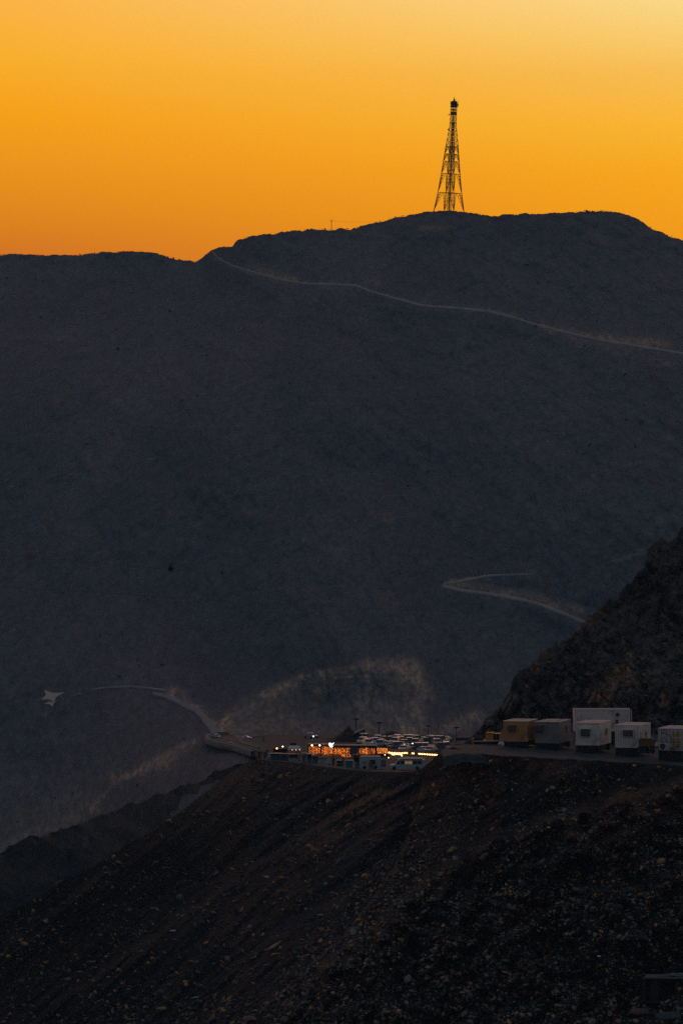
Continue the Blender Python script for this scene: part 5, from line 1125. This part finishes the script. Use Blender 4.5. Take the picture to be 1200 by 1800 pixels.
def person_proto(top, bottom, robe=False, arm=0.0):
    o = empty('person', (0, 0, 0)); o['category'] = 'person'
    J = [(0, 0, .95, .13, .10), (0, 0, 1.18, .125, .09), (0, 0, 1.40, .17, .10), (0, 0, 1.50, .06), (0, .0, 1.58, .055), (0, -.01, 1.66, .085, .10), (0, -.01, 1.74, .07, .085)]
    E = [(0, 1), (1, 2), (2, 3), (3, 4), (4, 5), (5, 6)]
    for sg_ in (-1, 1):
        n = len(J); a = arm if sg_ > 0 else 0
        J += [(sg_ * .20, 0, 1.42, .055), (sg_ * .25, -.02 - .05 * a, 1.14, .043), (sg_ * (.25 - .06 * a), -.07 - .22 * a, .92 + .25 * a, .032), (sg_ * (.24 - .08 * a), -.09 - .28 * a, .83 + .28 * a, .034)]; E += [(2, n), (n, n + 1), (n + 1, n + 2), (n + 2, n + 3)]
        for f in range(4): J.append((sg_ * (.24 - .08 * a) - .022 + .014 * f, -.11 - .30 * a, .755 + .28 * a + .006 * abs(f - 1.4), .008)); E.append((n + 3, len(J) - 1))
        J.append((sg_ * (.21 - .08 * a), -.13 - .28 * a, .80 + .28 * a, .009)); E.append((n + 3, len(J) - 1))
        n = len(J); J += [(sg_ * .10, 0, .88, .085), (sg_ * .115, -.02, .48, .058), (sg_ * .12, .02, .10, .04), (sg_ * .13, -.14, .04, .035)]; E += [(0, n), (n, n + 1), (n + 1, n + 2), (n + 2, n + 3)]
    skin_mesh('body', J, E, SKIN, o)
    T = [(0, 0, .93, .155, .12), (0, 0, 1.18, .145, .11), (0, 0, 1.41, .19, .12), (0, 0, 1.50, .08)]; TE = [(0, 1), (1, 2), (2, 3)]
    for sg_ in (-1, 1):
        n = len(T); a = arm if sg_ > 0 else 0; T += [(sg_ * .20, 0, 1.42, .07), (sg_ * .25, -.02 - .05 * a, 1.14, .058), (sg_ * (.25 - .05 * a), -.06 - .18 * a, .98 + .22 * a, .05)]; TE += [(2, n), (n, n + 1), (n + 1, n + 2)]
    skin_mesh('shirt', T, TE, top, o)
    if robe: b = MB(); b.lathe([(.24, .06), (.22, .5), (.19, .95), (.17, 1.1)], 12); b.build('robe', bottom, o, smooth=True)
    else:
        Q = [(0, 0, .97, .15, .115)]; QE = []
        for sg_ in (-1, 1): n = len(Q); Q += [(sg_ * .105, 0, .86, .10), (sg_ * .115, -.02, .48, .078), (sg_ * .12, .02, .12, .06)]; QE += [(0, n), (n, n + 1), (n + 1, n + 2)]
        skin_mesh('trousers', Q, QE, bottom, o)
    b = MB(); b.lathe([(.085, 1.66), (.105, 1.70), (.10, 1.76), (.06, 1.815), (.01, 1.825)], 10, (0, .012, 0)); b.build('hair', HAIR, o, smooth=True)
    b = MB(); b.prism([(-.012, 1.665), (0, 1.71), (.012, 1.665)], -.125, -.09); b.build('nose', SKIN, o)
    return o
BK, WC, MG, RD, BL = M['black'], mat('white_cloth', (.45, .44, .43), .9), mat('mid_grey_cloth', (.12, .12, .13), .9), mat('red_cloth', (.20, .035, .035), .9), mat('navy_cloth', (.02, .025, .05), .9)
pp = {'dark': person_proto(BK, BK), 'robe': person_proto(BK, BK, True), 'white': person_proto(WC, WC, True, .6), 'grey': person_proto(MG, BL, False, .8), 'red': person_proto(RD, BL), 'pink': person_proto(PINK, PINK, True)}
PEOPLE = [
 (447.0, 1333.0, 'dark', 10, 'person in dark clothes standing apart at the far left end of the crowd'),
 (453.0, 1333.5, 'dark', -20, 'person in black, first of the tight group right of the lone figure'),
 (456.0, 1334.2, 'robe', 30, 'person in a long black robe in the middle of the tight group'),
 (459.5, 1333.7, 'dark', 70, 'person in black at the right of the tight group, turned sideways'),
 (464.0, 1335.0, 'grey', 0, 'person in a grey top with dark trousers between the group and the teal box'),
 (467.0, 1335.2, 'dark', 160, 'person in dark clothes facing away beside the grey topped one'),
 (469.5, 1331.0, 'robe', 20, 'taller dark robed person further back, left of the orange lamp'),
 (472.0, 1335.4, 'white', -30, 'person in a pale robe at the left corner of the teal box'),
 (525.5, 1338.8, 'pink', 15, 'person in a faded pink robe at the right end of the snack stall'),
 (521.5, 1338.2, 'red', -40, 'person in a red top standing in front of the snack stall'),
 (533.0, 1341.8, 'dark', 5, 'lone person in black standing in front of the narrow whitish kiosk'),
 (556.5, 1343.5, 'dark', 0, 'person in dark clothes in the gap beside the low blue grey kiosk'),
 (578.5, 1346.0, 'white', 20, 'person in white standing right of the wide cream kiosk'),
 (585.5, 1346.8, 'robe', -10, 'person in a dark robe between the white clad one and the black kiosk'),
 (602.5, 1348.6, 'grey', 30, 'person in a grey top just left of the bright teal container'),
 (622.0, 1352.6, 'white', 60, 'person in white by the stall with the dark red awning band'),
 (650.0, 1353.6, 'red', 10, 'person in a red top at the hatch of the white food truck'),
 (654.0, 1353.8, 'dark', -60, 'person in dark clothes next to the red topped one at the food truck'),
 (566.5, 1329.5, 'grey', 0, 'person in grey standing inside the amber lit restaurant front'),
 (703.0, 1310.5, 'dark', 0, 'dark figure walking between the parked cars left of the shining headlights'),
]
usedp = set()
for (px_, py_, k, a, lab) in PEOPLE:
    if k not in usedp: usedp.add(k); o = pp[k]; o.location = L(px_, py_, .06); o.rotation_euler = (0, 0, R(a)); o['label'] = lab; o['group'] = 'people around the stalls'
    else: o = dup(pp[k], L(px_, py_, .06), R(a), lab, 'people around the stalls')
    o['category'] = 'person'
